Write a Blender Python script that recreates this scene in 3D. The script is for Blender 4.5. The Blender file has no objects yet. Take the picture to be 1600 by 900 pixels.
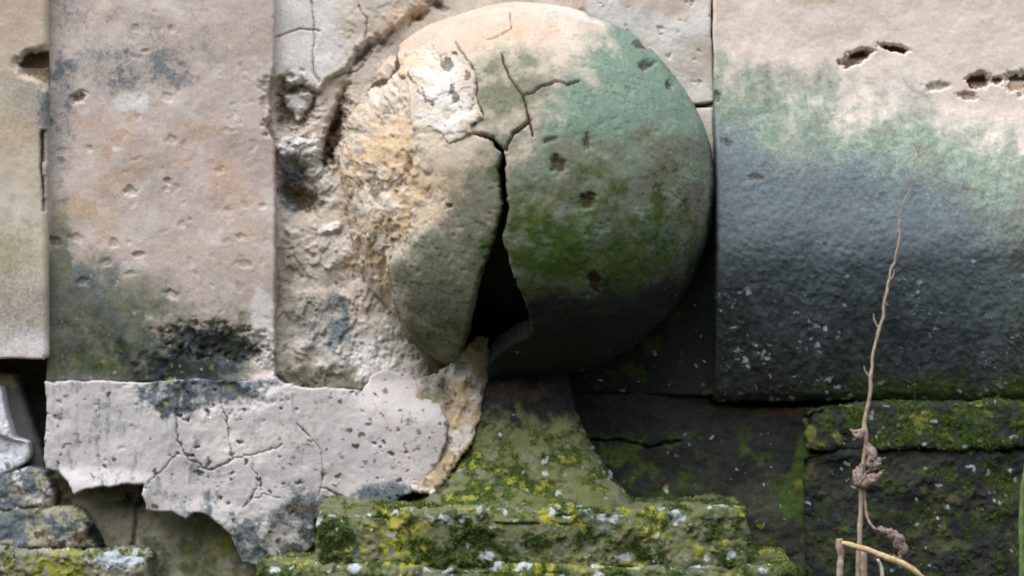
import bpy, math
import numpy as np

# ------------------------------------------------------------------ camera, light, exposure
PX = 0.0006                      # metres per working unit on the wall plane
DIST = 2.4                       # camera to wall plane, metres
scene = bpy.context.scene
cam_data = bpy.data.cameras.new("camera")
cam = bpy.data.objects.new("camera", cam_data)
scene.collection.objects.link(cam)
scene.camera = cam
cam.location = (0.0, -DIST, 0.0)
cam.rotation_euler = (math.radians(90), 0, 0)
cam_data.sensor_width = 36.0
cam_data.lens = 36.0 * DIST / (1600 * PX)
cam_data.clip_start = 0.05
cam_data.clip_end = 3000.0

SUN_EL, SUN_AZ = 60.0, -36.0      # azimuth: degrees to the left of straight out from the wall
world = bpy.data.worlds.new("World")
scene.world = world
world.use_nodes = True
wn = world.node_tree
wn.nodes.clear()
w_out = wn.nodes.new("ShaderNodeOutputWorld")
w_bg = wn.nodes.new("ShaderNodeBackground")
w_sky = wn.nodes.new("ShaderNodeTexSky")
w_sky.sky_type = 'NISHITA'
w_sky.sun_disc = False
w_sky.sun_elevation = math.radians(SUN_EL)
w_sky.sun_rotation = math.radians(180 - SUN_AZ)
w_hs = wn.nodes.new("ShaderNodeHueSaturation")
w_hs.inputs['Saturation'].default_value = 0.38
wn.links.new(w_sky.outputs[0], w_hs.inputs['Color'])
wn.links.new(w_hs.outputs[0], w_bg.inputs['Color'])
w_bg.inputs['Strength'].default_value = 0.15
wn.links.new(w_bg.outputs[0], w_out.inputs[0])

sun_data = bpy.data.lights.new("sun", 'SUN')
sun_data.energy = 1.05
sun_data.angle = math.radians(50)
sun_data.color = (1.0, 0.95, 0.89)
sun = bpy.data.objects.new("sun", sun_data)
scene.collection.objects.link(sun)
_e, _a = math.radians(SUN_EL), math.radians(SUN_AZ)
# direction towards the sun: left, out from the wall, up
_to = (math.cos(_e) * math.sin(_a), -math.cos(_e) * math.cos(_a), math.sin(_e))
import mathutils
sun.rotation_euler = mathutils.Vector(_to).to_track_quat('Z', 'Y').to_euler()

scene.view_settings.view_transform = 'Standard'
scene.view_settings.look = 'None'
scene.view_settings.exposure = 1.45
scene.view_settings.gamma = 1.0
scene.view_settings.use_curve_mapping = False
scene.cycles.filter_width = 1.9
scene.cycles.max_bounces = 5

# ------------------------------------------------------------------ noise and painting helpers
def _hash(ix, iy, iz, seed):
    h = (ix.astype(np.uint32) * np.uint32(374761393) + iy.astype(np.uint32) * np.uint32(668265263)
         + iz.astype(np.uint32) * np.uint32(2147483647) + np.uint32(seed * 1274126177 % 4294967291))
    h = (h ^ (h >> np.uint32(13))) * np.uint32(1274126177)
    h = (h ^ (h >> np.uint32(15))) * np.uint32(2246822519)
    h = h ^ (h >> np.uint32(16))
    return h.astype(np.float32) / np.float32(4294967295.0)

def vnoise(x, y, z=None, seed=0):
    xi, yi = np.floor(x), np.floor(y)
    fx, fy = (x - xi).astype(np.float32), (y - yi).astype(np.float32)
    fx = fx * fx * fx * (fx * (fx * 6 - 15) + 10)
    fy = fy * fy * fy * (fy * (fy * 6 - 15) + 10)
    xi, yi = xi.astype(np.int64), yi.astype(np.int64)
    if z is None:
        o = np.zeros_like(xi)
        a = _hash(xi, yi, o, seed); b = _hash(xi + 1, yi, o, seed)
        c = _hash(xi, yi + 1, o, seed); d = _hash(xi + 1, yi + 1, o, seed)
        return (a + (b - a) * fx) * (1 - fy) + (c + (d - c) * fx) * fy
    zi = np.floor(z)
    fz = (z - zi).astype(np.float32)
    fz = fz * fz * (3 - 2 * fz)
    zi = zi.astype(np.int64)
    r = []
    for k in (0, 1):
        a = _hash(xi, yi, zi + k, seed); b = _hash(xi + 1, yi, zi + k, seed)
        c = _hash(xi, yi + 1, zi + k, seed); d = _hash(xi + 1, yi + 1, zi + k, seed)
        r.append((a + (b - a) * fx) * (1 - fy) + (c + (d - c) * fx) * fy)
    return r[0] + (r[1] - r[0]) * fz

def fbm(x, y, scale, octaves=4, seed=0, z=None, gain=0.5):
    """0..1, feature size 'scale' in working units"""
    s = np.zeros(np.shape(x), np.float32); a, t, f = 1.0, 0.0, 1.0 / scale
    for k in range(octaves):
        ca, sa = math.cos(0.7 * k + 0.3), math.sin(0.7 * k + 0.3)
        u, v = (x * ca - y * sa) * f + 17.3 * k, (x * sa + y * ca) * f + 9.1 * k
        s += a * vnoise(u, v, None if z is None else z * f + 5.7 * k, seed + 31 * k)
        t += a; a *= gain; f *= 2.03
    return s / t

def sstep(a, b, x):
    t = np.clip((x - a) / (b - a), 0, 1)
    return t * t * (3 - 2 * t)

def blob(x, y, cx, cy, rx, ry, ang=0.0, warp=0.5, soft=0.45, seed=1):
    ca, sa = math.cos(math.radians(ang)), math.sin(math.radians(ang))
    dx, dy = x - cx, y - cy
    u, v = (dx * ca + dy * sa) / rx, (-dx * sa + dy * ca) / ry
    r = np.sqrt(u * u + v * v)
    out = np.zeros(np.shape(x), np.float32)
    m = r < 1 + warp + soft
    if m.any():
        n = fbm(x[m], y[m], max(6.0, 0.55 * min(rx, ry)), 4, seed, gain=0.6) - 0.5
        out[m] = 1 - sstep(1 - soft, 1 + soft, r[m] + 2 * warp * n)
    return out

def seg_dist(x, y, pts):
    d = np.full(np.shape(x), 1e9, np.float32)
    for (ax, ay), (bx, by) in zip(pts[:-1], pts[1:]):
        vx, vy = bx - ax, by - ay
        t = np.clip(((x - ax) * vx + (y - ay) * vy) / (vx * vx + vy * vy + 1e-9), 0, 1)
        d = np.minimum(d, np.hypot(x - ax - t * vx, y - ay - t * vy))
    return d

def crack(x, y, pts, w, seed=5, jag=5.0):
    """1 in the crack, falling to 0 over about w"""
    xs = [p[0] for p in pts]; ys = [p[1] for p in pts]
    out = np.zeros(np.shape(x), np.float32)
    m = (x > min(xs) - 30) & (x < max(xs) + 30) & (y > min(ys) - 30) & (y < max(ys) + 30)
    if m.any():
        a, b = x[m], y[m]
        wx = a + jag * 2 * (fbm(a, b, 16, 3, seed) - 0.5)
        wy = b + jag * 2 * (fbm(a, b, 16, 3, seed + 7) - 0.5)
        d = seg_dist(wx, wy, pts)
        ww = w * (0.5 + 0.9 * fbm(a, b, 40, 2, seed + 3))
        out[m] = 1 - sstep(0.35 * ww, ww, d)
    return out

def poly_sd(x, y, pts):
    """signed distance to a closed outline, negative inside"""
    pts = list(pts)
    d = seg_dist(x, y, pts + pts[:1])
    inside = np.zeros(np.shape(x), bool)
    for (ax, ay), (bx, by) in zip(pts, pts[1:] + pts[:1]):
        if ay == by:
            continue
        c = ((ay > y) != (by > y)) & (x < (bx - ax) * (y - ay) / (by - ay) + ax)
        inside ^= c
    return np.where(inside, -d, d)

def spots(x, y, prob, n, rmin, rmax, seed, power=2.0):
    """scattered small irregular spots where prob is high"""
    rng = np.random.default_rng(seed)
    out = np.zeros(np.shape(x), np.float32)
    p = np.where((x > -30) & (x < 1630) & (y > -20) & (y < 930), prob, 0).astype(np.float64)
    if p.sum() <= 0:
        return out
    idx = rng.choice(p.size, size=n, p=p / p.sum())
    wx = x + 9 * (fbm(x, y, 6, 3, seed + 1) - 0.5)
    wy = y + 9 * (fbm(x, y, 6, 3, seed + 2) - 0.5)
    for i in idx:
        r = rmin + (rmax - rmin) * rng.random() ** power
        ax, ay = rng.uniform(0.75, 1.5), rng.uniform(0.7, 1.1)
        m = (np.abs(x - x[i]) < 2.2 * r + 4) & (np.abs(y - y[i]) < 2.2 * r + 4)
        q = np.hypot((wx[m] - x[i]) / ax, (wy[m] - y[i]) / ay)
        out[m] = np.maximum(out[m], rng.uniform(.45, 1.0) * (1 - sstep(0.45 * r, 1.25 * r, q)))
    return out

# ------------------------------------------------------------------ materials
LAYERS = [  # attribute, darker colour, lighter colour: what grows on or weathers the stone, the dark ones with painted shade mixed in
    ('peach', (0.44, 0.31, 0.235), (0.58, 0.45, 0.36)),
    ('ochre', (0.42, 0.29, 0.165), (0.61, 0.48, 0.32)),
    ('lime', (0.55, 0.52, 0.49), (0.73, 0.70, 0.675)),
    ('teal', (0.105, 0.175, 0.130), (0.235, 0.315, 0.245)),
    ('algae', (0.12, 0.125, 0.085), (0.23, 0.23, 0.165)),
    ('soot_shade', (0.078, 0.102, 0.120), (0.172, 0.205, 0.225)),  # blue-grey film, its blue raised for the moulding's shadow tone
    ('crust_shade', (0.011, 0.014, 0.013), (0.030, 0.035, 0.032)),  # black growth, darkened further to paint shade under ball and stones
    ('moss', (0.026, 0.048, 0.010), (0.080, 0.120, 0.026)),
    ('yellow', (0.17, 0.18, 0.022), (0.36, 0.35, 0.06)),
    ('dirt_shade', (0.035, 0.022, 0.013), (0.10, 0.065, 0.035)),
    ('spot', (0.28, 0.32, 0.35), (0.56, 0.61, 0.66)),
]
ATTRS = [l[0] for l in LAYERS]

def stone_material(name, dark, light, rough=0.92, grain=0.5, relief=1.0):
    m = bpy.data.materials.new(name)
    m.use_nodes = True
    nt = m.node_tree
    N, L = nt.nodes, nt.links
    bsdf = N['Principled BSDF']
    bsdf.inputs['Roughness'].default_value = rough
    bsdf.inputs['Specular IOR Level'].default_value = 0.18
    co = N.new('ShaderNodeTexCoord').outputs['Object']

    def noise(scale, detail=5, ro=0.6, off=0.0, dist=0.0):
        mp = N.new('ShaderNodeMapping'); mp.inputs['Location'].default_value = (off, off * 1.7, off * 0.6)
        L.new(co, mp.inputs['Vector'])
        n = N.new('ShaderNodeTexNoise')
        n.inputs['Scale'].default_value = scale; n.inputs['Detail'].default_value = detail
        n.inputs['Roughness'].default_value = ro; n.inputs['Distortion'].default_value = dist
        L.new(mp.outputs[0], n.inputs['Vector'])
        return n.outputs['Fac']

    def remap(v, a, b, c=0.0, d=1.0, smooth=False):
        r = N.new('ShaderNodeMapRange')
        r.interpolation_type = 'SMOOTHSTEP' if smooth else 'LINEAR'
        for k, val in ((1, a), (2, b), (3, c), (4, d)):
            if isinstance(val, (int, float)):
                r.inputs[k].default_value = val
            else:
                L.new(val, r.inputs[k])
        L.new(v, r.inputs[0])
        return r.outputs[0]

    def math_(op, a, b):
        n = N.new('ShaderNodeMath'); n.operation = op
        for k, val in ((0, a), (1, b)):
            if isinstance(val, (int, float)):
                n.inputs[k].default_value = val
            else:
                L.new(val, n.inputs[k])
        return n.outputs[0]

    def mix(f, a, b, blend='MIX'):
        n = N.new('ShaderNodeMix'); n.data_type = 'RGBA'; n.blend_type = blend
        for k, val in ((0, f), (6, a), (7, b)):
            if isinstance(val, (int, float)):
                n.inputs[k].default_value = val
            elif isinstance(val, tuple):
                n.inputs[k].default_value = (*val, 1)
            else:
                L.new(val, n.inputs[k])
        return n.outputs[2]

    big = remap(noise(14, 4, 0.6), 0.3, 0.7, smooth=True)
    mid = noise(110, 7, 0.72, 3.1, 0.6)
    mid2 = noise(80, 7, 0.74, 7.7, 0.4)
    fine = noise(420, 4, 0.7, 1.9)
    finer = noise(900, 2, 0.6, 5.0)
    midn, mid2n = remap(mid, 0.25, 0.75), remap(mid2, 0.25, 0.75)
    col = mix(math_('ADD', math_('MULTIPLY', big, 0.6), math_('MULTIPLY', midn, 0.4)), dark, light)
    for i, (a, c0, c1) in enumerate(LAYERS):
        at = N.new('ShaderNodeAttribute'); at.attribute_name = a
        n = (midn, mid2n, remap(fine, 0.2, 0.8))[i % 3] if a not in ('spot', 'dirt_shade') else remap(fine, 0.2, 0.8)
        lo = math_('MULTIPLY', n, 0.36)
        hi = math_('ADD', lo, 0.64)
        f = remap(at.outputs['Fac'], lo, hi, 0.0, 1.0, smooth=True)
        vary = math_('ADD', math_('MULTIPLY', (mid2n, midn)[i % 2], 0.55), math_('MULTIPLY', remap(fine, 0.25, 0.75), 0.45))
        col = mix(f, col, mix(vary, c0, c1))
    g = remap(math_('ADD', math_('MULTIPLY', fine, 0.6), math_('MULTIPLY', finer, 0.4)), 0.3, 0.7, 1 - 0.36 * grain, 1 + 0.36 * grain)
    comb = N.new('ShaderNodeCombineXYZ')
    for k in range(3):
        L.new(g, comb.inputs[k])
    col = mix(1.0, col, comb.outputs[0], 'MULTIPLY')
    L.new(col, bsdf.inputs['Base Color'])
    h = math_('ADD', math_('MULTIPLY', mid, 0.30), math_('ADD', math_('MULTIPLY', fine, 0.42), math_('MULTIPLY', finer, 0.28)))
    bp = N.new('ShaderNodeBump')
    bp.inputs['Strength'].default_value = 0.26 * relief
    bp.inputs['Distance'].default_value = 0.0032
    L.new(h, bp.inputs['Height'])
    L.new(bp.outputs[0], bsdf.inputs['Normal'])
    return m

M_BEIGE = stone_material('beige_sandstone', (0.425, 0.355, 0.315), (0.58, 0.495, 0.445))
M_CREAM = stone_material('cream_sandstone', (0.43, 0.36, 0.285), (0.58, 0.505, 0.41))
M_ROUGH = stone_material('crumbling_sandstone', (0.41, 0.355, 0.30), (0.61, 0.545, 0.475), grain=0.6, relief=1.3)
M_PALE = stone_material('pale_sandstone', (0.63, 0.525, 0.455), (0.76, 0.67, 0.60), relief=.6)
M_PLASTER = stone_material('lime_plaster', (0.46, 0.43, 0.425), (0.585, 0.555, 0.55), grain=0.4, relief=0.7)
M_OCHRE = stone_material('ochre_sandstone', (0.38, 0.28, 0.16), (0.58, 0.46, 0.30), grain=0.6, relief=1.4)
M_DARK = stone_material('dark_stone', (0.026, 0.027, 0.021), (0.070, 0.069, 0.051), grain=0.8, relief=1.3)
M_MOSSY = stone_material('mossy_stone', (0.085, 0.100, 0.038), (0.18, 0.185, 0.080), grain=0.8, relief=1.6)
M_OLIVE = stone_material('olive_stone', (0.19, 0.185, 0.125), (0.36, 0.335, 0.25), grain=0.6, relief=1.2)
M_WHITE = stone_material('white_plaster', (0.60, 0.61, 0.65), (0.75, 0.76, 0.80), grain=0.5, relief=1.2)
M_GREYGREEN = stone_material('grey_green_stone', (0.11, 0.125, 0.115), (0.20, 0.21, 0.19), grain=0.6)

def plain_material(name, dark, light, scale, rough=0.7):
    m = bpy.data.materials.new(name)
    m.use_nodes = True
    N, L = m.node_tree.nodes, m.node_tree.links
    b = N['Principled BSDF']; b.inputs['Roughness'].default_value = rough
    b.inputs['Specular IOR Level'].default_value = 0.2
    tc = N.new('ShaderNodeTexCoord')
    n = N.new('ShaderNodeTexNoise'); n.inputs['Scale'].default_value = scale; n.inputs['Detail'].default_value = 5
    L.new(tc.outputs['Object'], n.inputs['Vector'])
    r = N.new('ShaderNodeValToRGB')
    r.color_ramp.elements[0].position = 0.3; r.color_ramp.elements[0].color = (*dark, 1)
    r.color_ramp.elements[1].position = 0.7; r.color_ramp.elements[1].color = (*light, 1)
    L.new(n.outputs['Fac'], r.inputs[0]); L.new(r.outputs[0], b.inputs['Base Color'])
    bp = N.new('ShaderNodeBump'); bp.inputs['Strength'].default_value = 0.5; bp.inputs['Distance'].default_value = 0.002
    L.new(n.outputs['Fac'], bp.inputs['Height']); L.new(bp.outputs[0], b.inputs['Normal'])
    return m

M_STRAW = plain_material('dry_straw', (0.40, 0.28, 0.14), (0.62, 0.48, 0.28), 220)
M_STEM = plain_material('dry_stem', (0.24, 0.175, 0.13), (0.47, 0.37, 0.28), 160)
M_LEAF = plain_material('withered_leaf', (0.11, 0.075, 0.065), (0.36, 0.275, 0.245), 420, 0.9)
M_GREEN = plain_material('green_stem', (0.07, 0.12, 0.03), (0.17, 0.24, 0.08), 120)
M_MOSSTUFT = plain_material('moss_shoots', (0.030, 0.052, 0.012), (0.11, 0.15, 0.034), 130, 0.9)
M_WHITESTEM = plain_material('bleached_stem', (0.55, 0.53, 0.48), (0.72, 0.70, 0.66), 200)
M_GROUND = plain_material('dark_earth', (0.028, 0.032, 0.016), (0.065, 0.062, 0.035), 9, 0.95)

# ------------------------------------------------------------------ mesh building
def world_xyz(x, y, d):
    return np.stack([(x - 800) * PX, -d * PX, (450 - y) * PX], -1)

def axis(a, b, step, lo, hi, coarse=12.0):
    """samples from a to b: fine inside lo..hi, coarse outside"""
    parts = []
    if a < lo:
        e = min(lo, b)
        parts.append(np.linspace(a, e, max(2, int((e - a) / coarse) + 1))[:-1])
    s, e = max(a, lo), min(b, hi)
    if e > s:
        parts.append(np.linspace(s, e, max(2, int(round((e - s) / step)) + 1)))
    if b > hi:
        s = max(hi, a)
        q = np.linspace(s, b, max(2, int((b - s) / coarse) + 1))
        parts.append(q[1:] if parts else q)
    return np.concatenate(parts)

def link(o, parent=None):
    scene.collection.objects.link(o)
    if parent is not None:
        o.parent = parent
    return o

def raw_mesh(name, co, faces_q, mat, attrs=None, parent=None, origin=None, faces_t=None):
    co = np.asarray(co, np.float32)
    if parent is not None:
        origin = np.array(parent.location)
    elif origin is None:
        lo, hi = co.min(0), co.max(0)
        origin = np.array([(lo[0] + hi[0]) / 2, (lo[1] + hi[1]) / 2, lo[2]])
    co = co - np.asarray(origin, np.float32)
    me = bpy.data.meshes.new(name)
    nq = 0 if faces_q is None else len(faces_q)
    ntr = 0 if faces_t is None else len(faces_t)
    me.vertices.add(len(co)); me.vertices.foreach_set('co', co.ravel())
    me.loops.add(nq * 4 + ntr * 3)
    li = []
    if nq: li.append(np.asarray(faces_q).ravel())
    if ntr: li.append(np.asarray(faces_t).ravel())
    me.loops.foreach_set('vertex_index', np.concatenate(li).astype(np.int32))
    me.polygons.add(nq + ntr)
    st = np.concatenate([np.arange(nq) * 4, nq * 4 + np.arange(ntr) * 3]).astype(np.int32)
    me.polygons.foreach_set('loop_start', st)
    me.polygons.foreach_set('use_smooth', np.ones(nq + ntr, bool))
    me.update(calc_edges=True)
    for k, v in (attrs or {}).items():
        a = me.attributes.new(k, 'FLOAT', 'POINT')
        a.data.foreach_set('value', np.asarray(v, np.float32).ravel())
    me.validate()
    me.materials.append(mat)
    o = bpy.data.objects.new(name, me)
    if parent is None:
        o.location = origin
    return link(o, parent)

DW = DIST / PX
LAST = {}
def moss_tufts(parent, count, seed, length=6.0, mat=None, keep=.35):
    """short shoots standing on the surface built last, thick where its moss is thick"""
    a = LAST['a']
    w = np.clip(a.get('moss', 0) - keep, 0, 1) * (1 - .8 * np.clip(a.get('yellow', 0), 0, 1)) * (1 - np.clip(a.get('spot', 0), 0, 1))
    w = w * ((LAST['x'] > -15) & (LAST['x'] < 1615) & (LAST['y'] < 915))
    if w.sum() <= 0:
        return None
    rng = np.random.default_rng(seed)
    i = rng.choice(len(w), count, p=w / w.sum())
    b = LAST['p'][i] + rng.normal(0, .8, (count, 3))
    dirn = LAST['n'][i] + rng.normal(0, .55, (count, 3)) + np.array([0, -.25, 0])
    dirn /= np.linalg.norm(dirn, axis=1, keepdims=True)
    side = np.cross(dirn, rng.normal(0, 1, (count, 3))); side /= np.linalg.norm(side, axis=1, keepdims=True) + 1e-9
    L = length * rng.uniform(.45, 1.15, (count, 1)); W = rng.uniform(.45, .85, (count, 1))
    b = b - dirn * 1.0
    m = b + dirn * L * .6
    tip = b + dirn * L + rng.normal(0, .8, (count, 3))
    co = np.stack([b - side * W, b + side * W, m + side * W * .9, m - side * W * .9, tip], 1).reshape(-1, 3)
    k = np.arange(count)[:, None] * 5
    o = raw_mesh('moss', world_xyz(co[:, 0], co[:, 1], co[:, 2]), k + np.array([[0, 1, 2, 3]]), mat or M_MOSSTUFT, parent=parent, faces_t=k + np.array([[3, 2, 4]]))
    o['kind'] = 'stuff'
    return o
def surface(name, us, vs, sd_fn, map_fn, relief_fn, back_fn, mat, paint_fn=None, parent=None, edge_r=6.0, edge_seed=3, edge_amp=3.0, base=None):
    """A dense stone skin. us, vs: parameter samples; sd_fn(u,v): outline (negative inside);
    map_fn(u,v) -> x, y, d (undisplaced); relief_fn(x,y,u,v,sd) -> height along the normal;
    back_fn(u,v,x,y,d) -> x, y, d of the rear rim."""
    U, V = np.meshgrid(us, vs)
    U, V = U.astype(np.float64), V.astype(np.float64)

    def sd_at(u, v):
        s = sd_fn(u, v)
        return s + edge_amp * 2 * (fbm(u, v, 22, 4, edge_seed, gain=0.6) - 0.5)
    SD = sd_at(U, V)
    du = np.abs(np.gradient(us))[None, :] + 0 * U
    dv = np.abs(np.gradient(vs))[:, None] + 0 * U
    inside = SD < 0.45 * np.maximum(du, dv)
    q = inside[:-1, :-1] & inside[1:, :-1] & inside[1:, 1:] & inside[:-1, 1:]
    R, C = np.nonzero(q)
    W = U.shape[1]
    quads = np.stack([R * W + C, (R + 1) * W + C, (R + 1) * W + C + 1, R * W + C + 1], -1)
    # boundary edges
    e = np.concatenate([quads[:, [0, 1]], quads[:, [1, 2]], quads[:, [2, 3]], quads[:, [3, 0]]])
    key = np.sort(e, 1); key = key[:, 0] * (U.size) + key[:, 1]
    uq, first, cnt = np.unique(key, return_index=True, return_counts=True)
    be = e[first[cnt == 1]]
    bv = np.unique(be)
    # snap the boundary onto the outline
    uf, vf = U.ravel().copy(), V.ravel().copy()
    for _ in range(2):
        s0 = sd_at(uf[bv], vf[bv])
        eps = 0.6
        gu = (sd_at(uf[bv] + eps, vf[bv]) - s0) / eps
        gv = (sd_at(uf[bv], vf[bv] + eps) - s0) / eps
        g2 = np.maximum(gu * gu + gv * gv, 0.35)
        lim = 1.5 * np.maximum(du, dv).ravel()[bv]
        uf[bv] -= np.clip(s0 * gu / g2, -lim, lim)
        vf[bv] -= np.clip(s0 * gv / g2, -lim, lim)
    U, V = uf.reshape(U.shape), vf.reshape(V.shape)
    x, y, d = map_fn(U, V)
    P = np.stack([x, y, d], -1).astype(np.float64)
    tu = np.gradient(P, axis=1); tv = np.gradient(P, axis=0)
    n = np.cross(tu, tv)
    n /= np.linalg.norm(n, axis=-1, keepdims=True) + 1e-9
    if n[..., 2].mean() < 0:
        n = -n
    kp = DW / (DW - d)                              # where the point is seen on the wall plane
    x, y = 800 + (x - 800) * kp, 450 + (y - 450) * kp
    SD = np.minimum(SD, 0)
    t = np.clip(-SD / edge_r, 0, 1)
    t.ravel()[bv] = 0
    h = relief_fn(x, y, U, V, SD) - edge_r * 0.8 * (1 - np.sqrt(1 - (1 - t) ** 2))
    P2 = P + n * h[..., None]
    used = np.unique(quads)
    remap = np.full(U.size, -1, np.int64); remap[used] = np.arange(len(used))
    pts = P2.reshape(-1, 3)[used]
    fq = remap[quads]
    # rear rim (two rings, so the edge stays crisp)
    bi = remap[bv]
    bp = pts[bi]
    bx, by, bd = back_fn(uf[bv], vf[bv], bp[:, 0], bp[:, 1], bp[:, 2])
    bp2 = np.stack([bx, by, bd], -1)
    k0 = len(pts)
    mid = bp + (bp2 - bp) * 0.22
    lut = np.full(len(pts), -1, np.int64); lut[bi] = np.arange(len(bi))
    e0, e1 = remap[be[:, 0]], remap[be[:, 1]]
    nb = len(bi)
    s1 = np.stack([e1, e0, k0 + lut[e0], k0 + lut[e1]], -1)
    s2 = np.stack([k0 + lut[e1], k0 + lut[e0], k0 + nb + lut[e0], k0 + nb + lut[e1]], -1)
    allp = np.concatenate([pts, mid, bp2])
    attrs = {}
    if paint_fn is not None:
        xs, ys = x.ravel()[used].astype(np.float64), y.ravel()[used].astype(np.float64)
        hs = h.ravel()[used]
        for k, v in paint_fn(xs, ys, U.ravel()[used], V.ravel()[used], hs).items():
            v = np.clip(v, 0, 1)
            attrs[k] = np.concatenate([v, v[bi], v[bi]])
    xyz = world_xyz(allp[:, 0], allp[:, 1], allp[:, 2])
    LAST.update(p=pts, n=n.reshape(-1, 3)[used], a={k_: v_[:len(pts)] for k_, v_ in attrs.items()}, x=x.ravel()[used], y=y.ravel()[used])
    return raw_mesh(name, xyz, np.concatenate([fq, s1, s2]), mat, attrs, parent)

STEP = 1.7
def slab(name, pts, depth, mat, relief_fn, paint_fn=None, back=-60, step=STEP, parent=None, edge_r=6.0, edge_amp=2.5, seed=3):
    xs = [p[0] for p in pts]; ys = [p[1] for p in pts]
    us = axis(min(xs) - 3, max(xs) + 3, step, -25, 1625)
    vs = axis(min(ys) - 3, max(ys) + 3, step, -25, 925)
    dfn = depth if callable(depth) else (lambda u, v: np.full(u.shape, float(depth)))
    def sdf(u, v):
        k = DW / (DW - dfn(u, v))
        return poly_sd(800 + (u - 800) * k, 450 + (v - 450) * k, pts)
    return surface(name, us, vs, sdf, lambda u, v: (u, v, dfn(u, v)), relief_fn,
                   lambda u, v, x, y, d: (x, y, np.full(x.shape, float(back)) if not callable(back) else back(x, y, d)),
                   mat, paint_fn, parent, edge_r, seed, edge_amp)

def empty(name, x, y, d):
    o = bpy.data.objects.new(name, None)
    o.location = world_xyz(np.float64(x), np.float64(y), np.float64(d))
    o.empty_display_size = 0.02
    return link(o)

def tag(o, label, category, group=None, kind='thing'):
    o['label'] = label; o['category'] = category; o['kind'] = kind
    if group: o['group'] = group
    return o

def struct(o):
    o['kind'] = 'structure'
    return o

def base_relief(x, y, seed, amp=4.0):
    return (amp * 2.2 * (fbm(x, y, 130, 3, seed) - 0.5) + amp * 0.6 * (fbm(x, y, 34, 4, seed + 1, gain=0.5) - 0.5)
            + amp * 0.16 * (fbm(x, y, 7, 3, seed + 2) - 0.5))

def flakes(x, y, scale, n, seed, octaves=5):
    """stepped relief, 0..1: layers that have scaled off"""
    f = fbm(x, y, scale, octaves, seed, gain=.58) * n
    k = np.floor(f)
    return (k + sstep(0, .25, f - k)) / n

def pits(x, y, lst):
    """list of (cx, cy, rx, ry, depth): returns depth field and a mask"""
    h = np.zeros(np.shape(x), np.float32); m = np.zeros(np.shape(x), np.float32)
    for k, (cx, cy, rx, ry, dp) in enumerate(lst):
        b = blob(x, y, cx, cy, rx, ry, (k * 37) % 50 - 25, 0.6, 0.4, 11 + k)
        h = np.maximum(h, b * dp); m = np.maximum(m, b)
    return h, m

# ------------------------------------------------------------------ setting: ground and the wall's core
gz = -1.02
gx = np.concatenate([[-400, -200, -120], np.linspace(-70, 70, 57), [120, 200, 400]])
gy = np.concatenate([np.linspace(-400, -40, 10), np.linspace(-36, -3, 45), np.linspace(-2.5, 6, 6), [40, 120, 400]])
GX, GY = np.meshgrid(gx, gy)
shade_bank = sstep(-3.6, -9.5, GY) * (5.2 + 1.6 * fbm(GX, GY, 7, 4, 3)) * sstep(90, 40, np.abs(GX))  # unseen bank behind the camera, added to block low sky light
GZ = gz + shade_bank + 0.05 * (fbm(GX, GY, 2.0, 3, 5) - .5) * sstep(-1.0, -3.0, GY)
nx_ = len(gx)
gi, gj = np.meshgrid(np.arange(len(gy) - 1), np.arange(nx_ - 1), indexing='ij')
gq = np.stack([gi * nx_ + gj, gi * nx_ + gj + 1, (gi + 1) * nx_ + gj + 1, (gi + 1) * nx_ + gj], -1).reshape(-1, 4)
struct(raw_mesh('ground', np.stack([GX, GY, GZ], -1).reshape(-1, 3), gq, M_GROUND, origin=(0, 0, gz)))

def core_relief(x, y, u, v, sd):
    return base_relief(x, y, 71, 9)
core = slab('masonry_core', [(-420, -320), (2020, -320), (2020, 1010), (-420, 1010)], -52, M_DARK, core_relief,
            lambda x, y, u, v, h: {'dirt_shade': 0.6 * sstep(0.4, 0.7, fbm(x, y, 60, 3, 5)), 'algae': 0.4 * fbm(x, y, 90, 3, 9)}, back=-420, step=5)
tag(core, 'dark rough core of the wall seen in the gaps between its stones', 'wall core')

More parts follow.
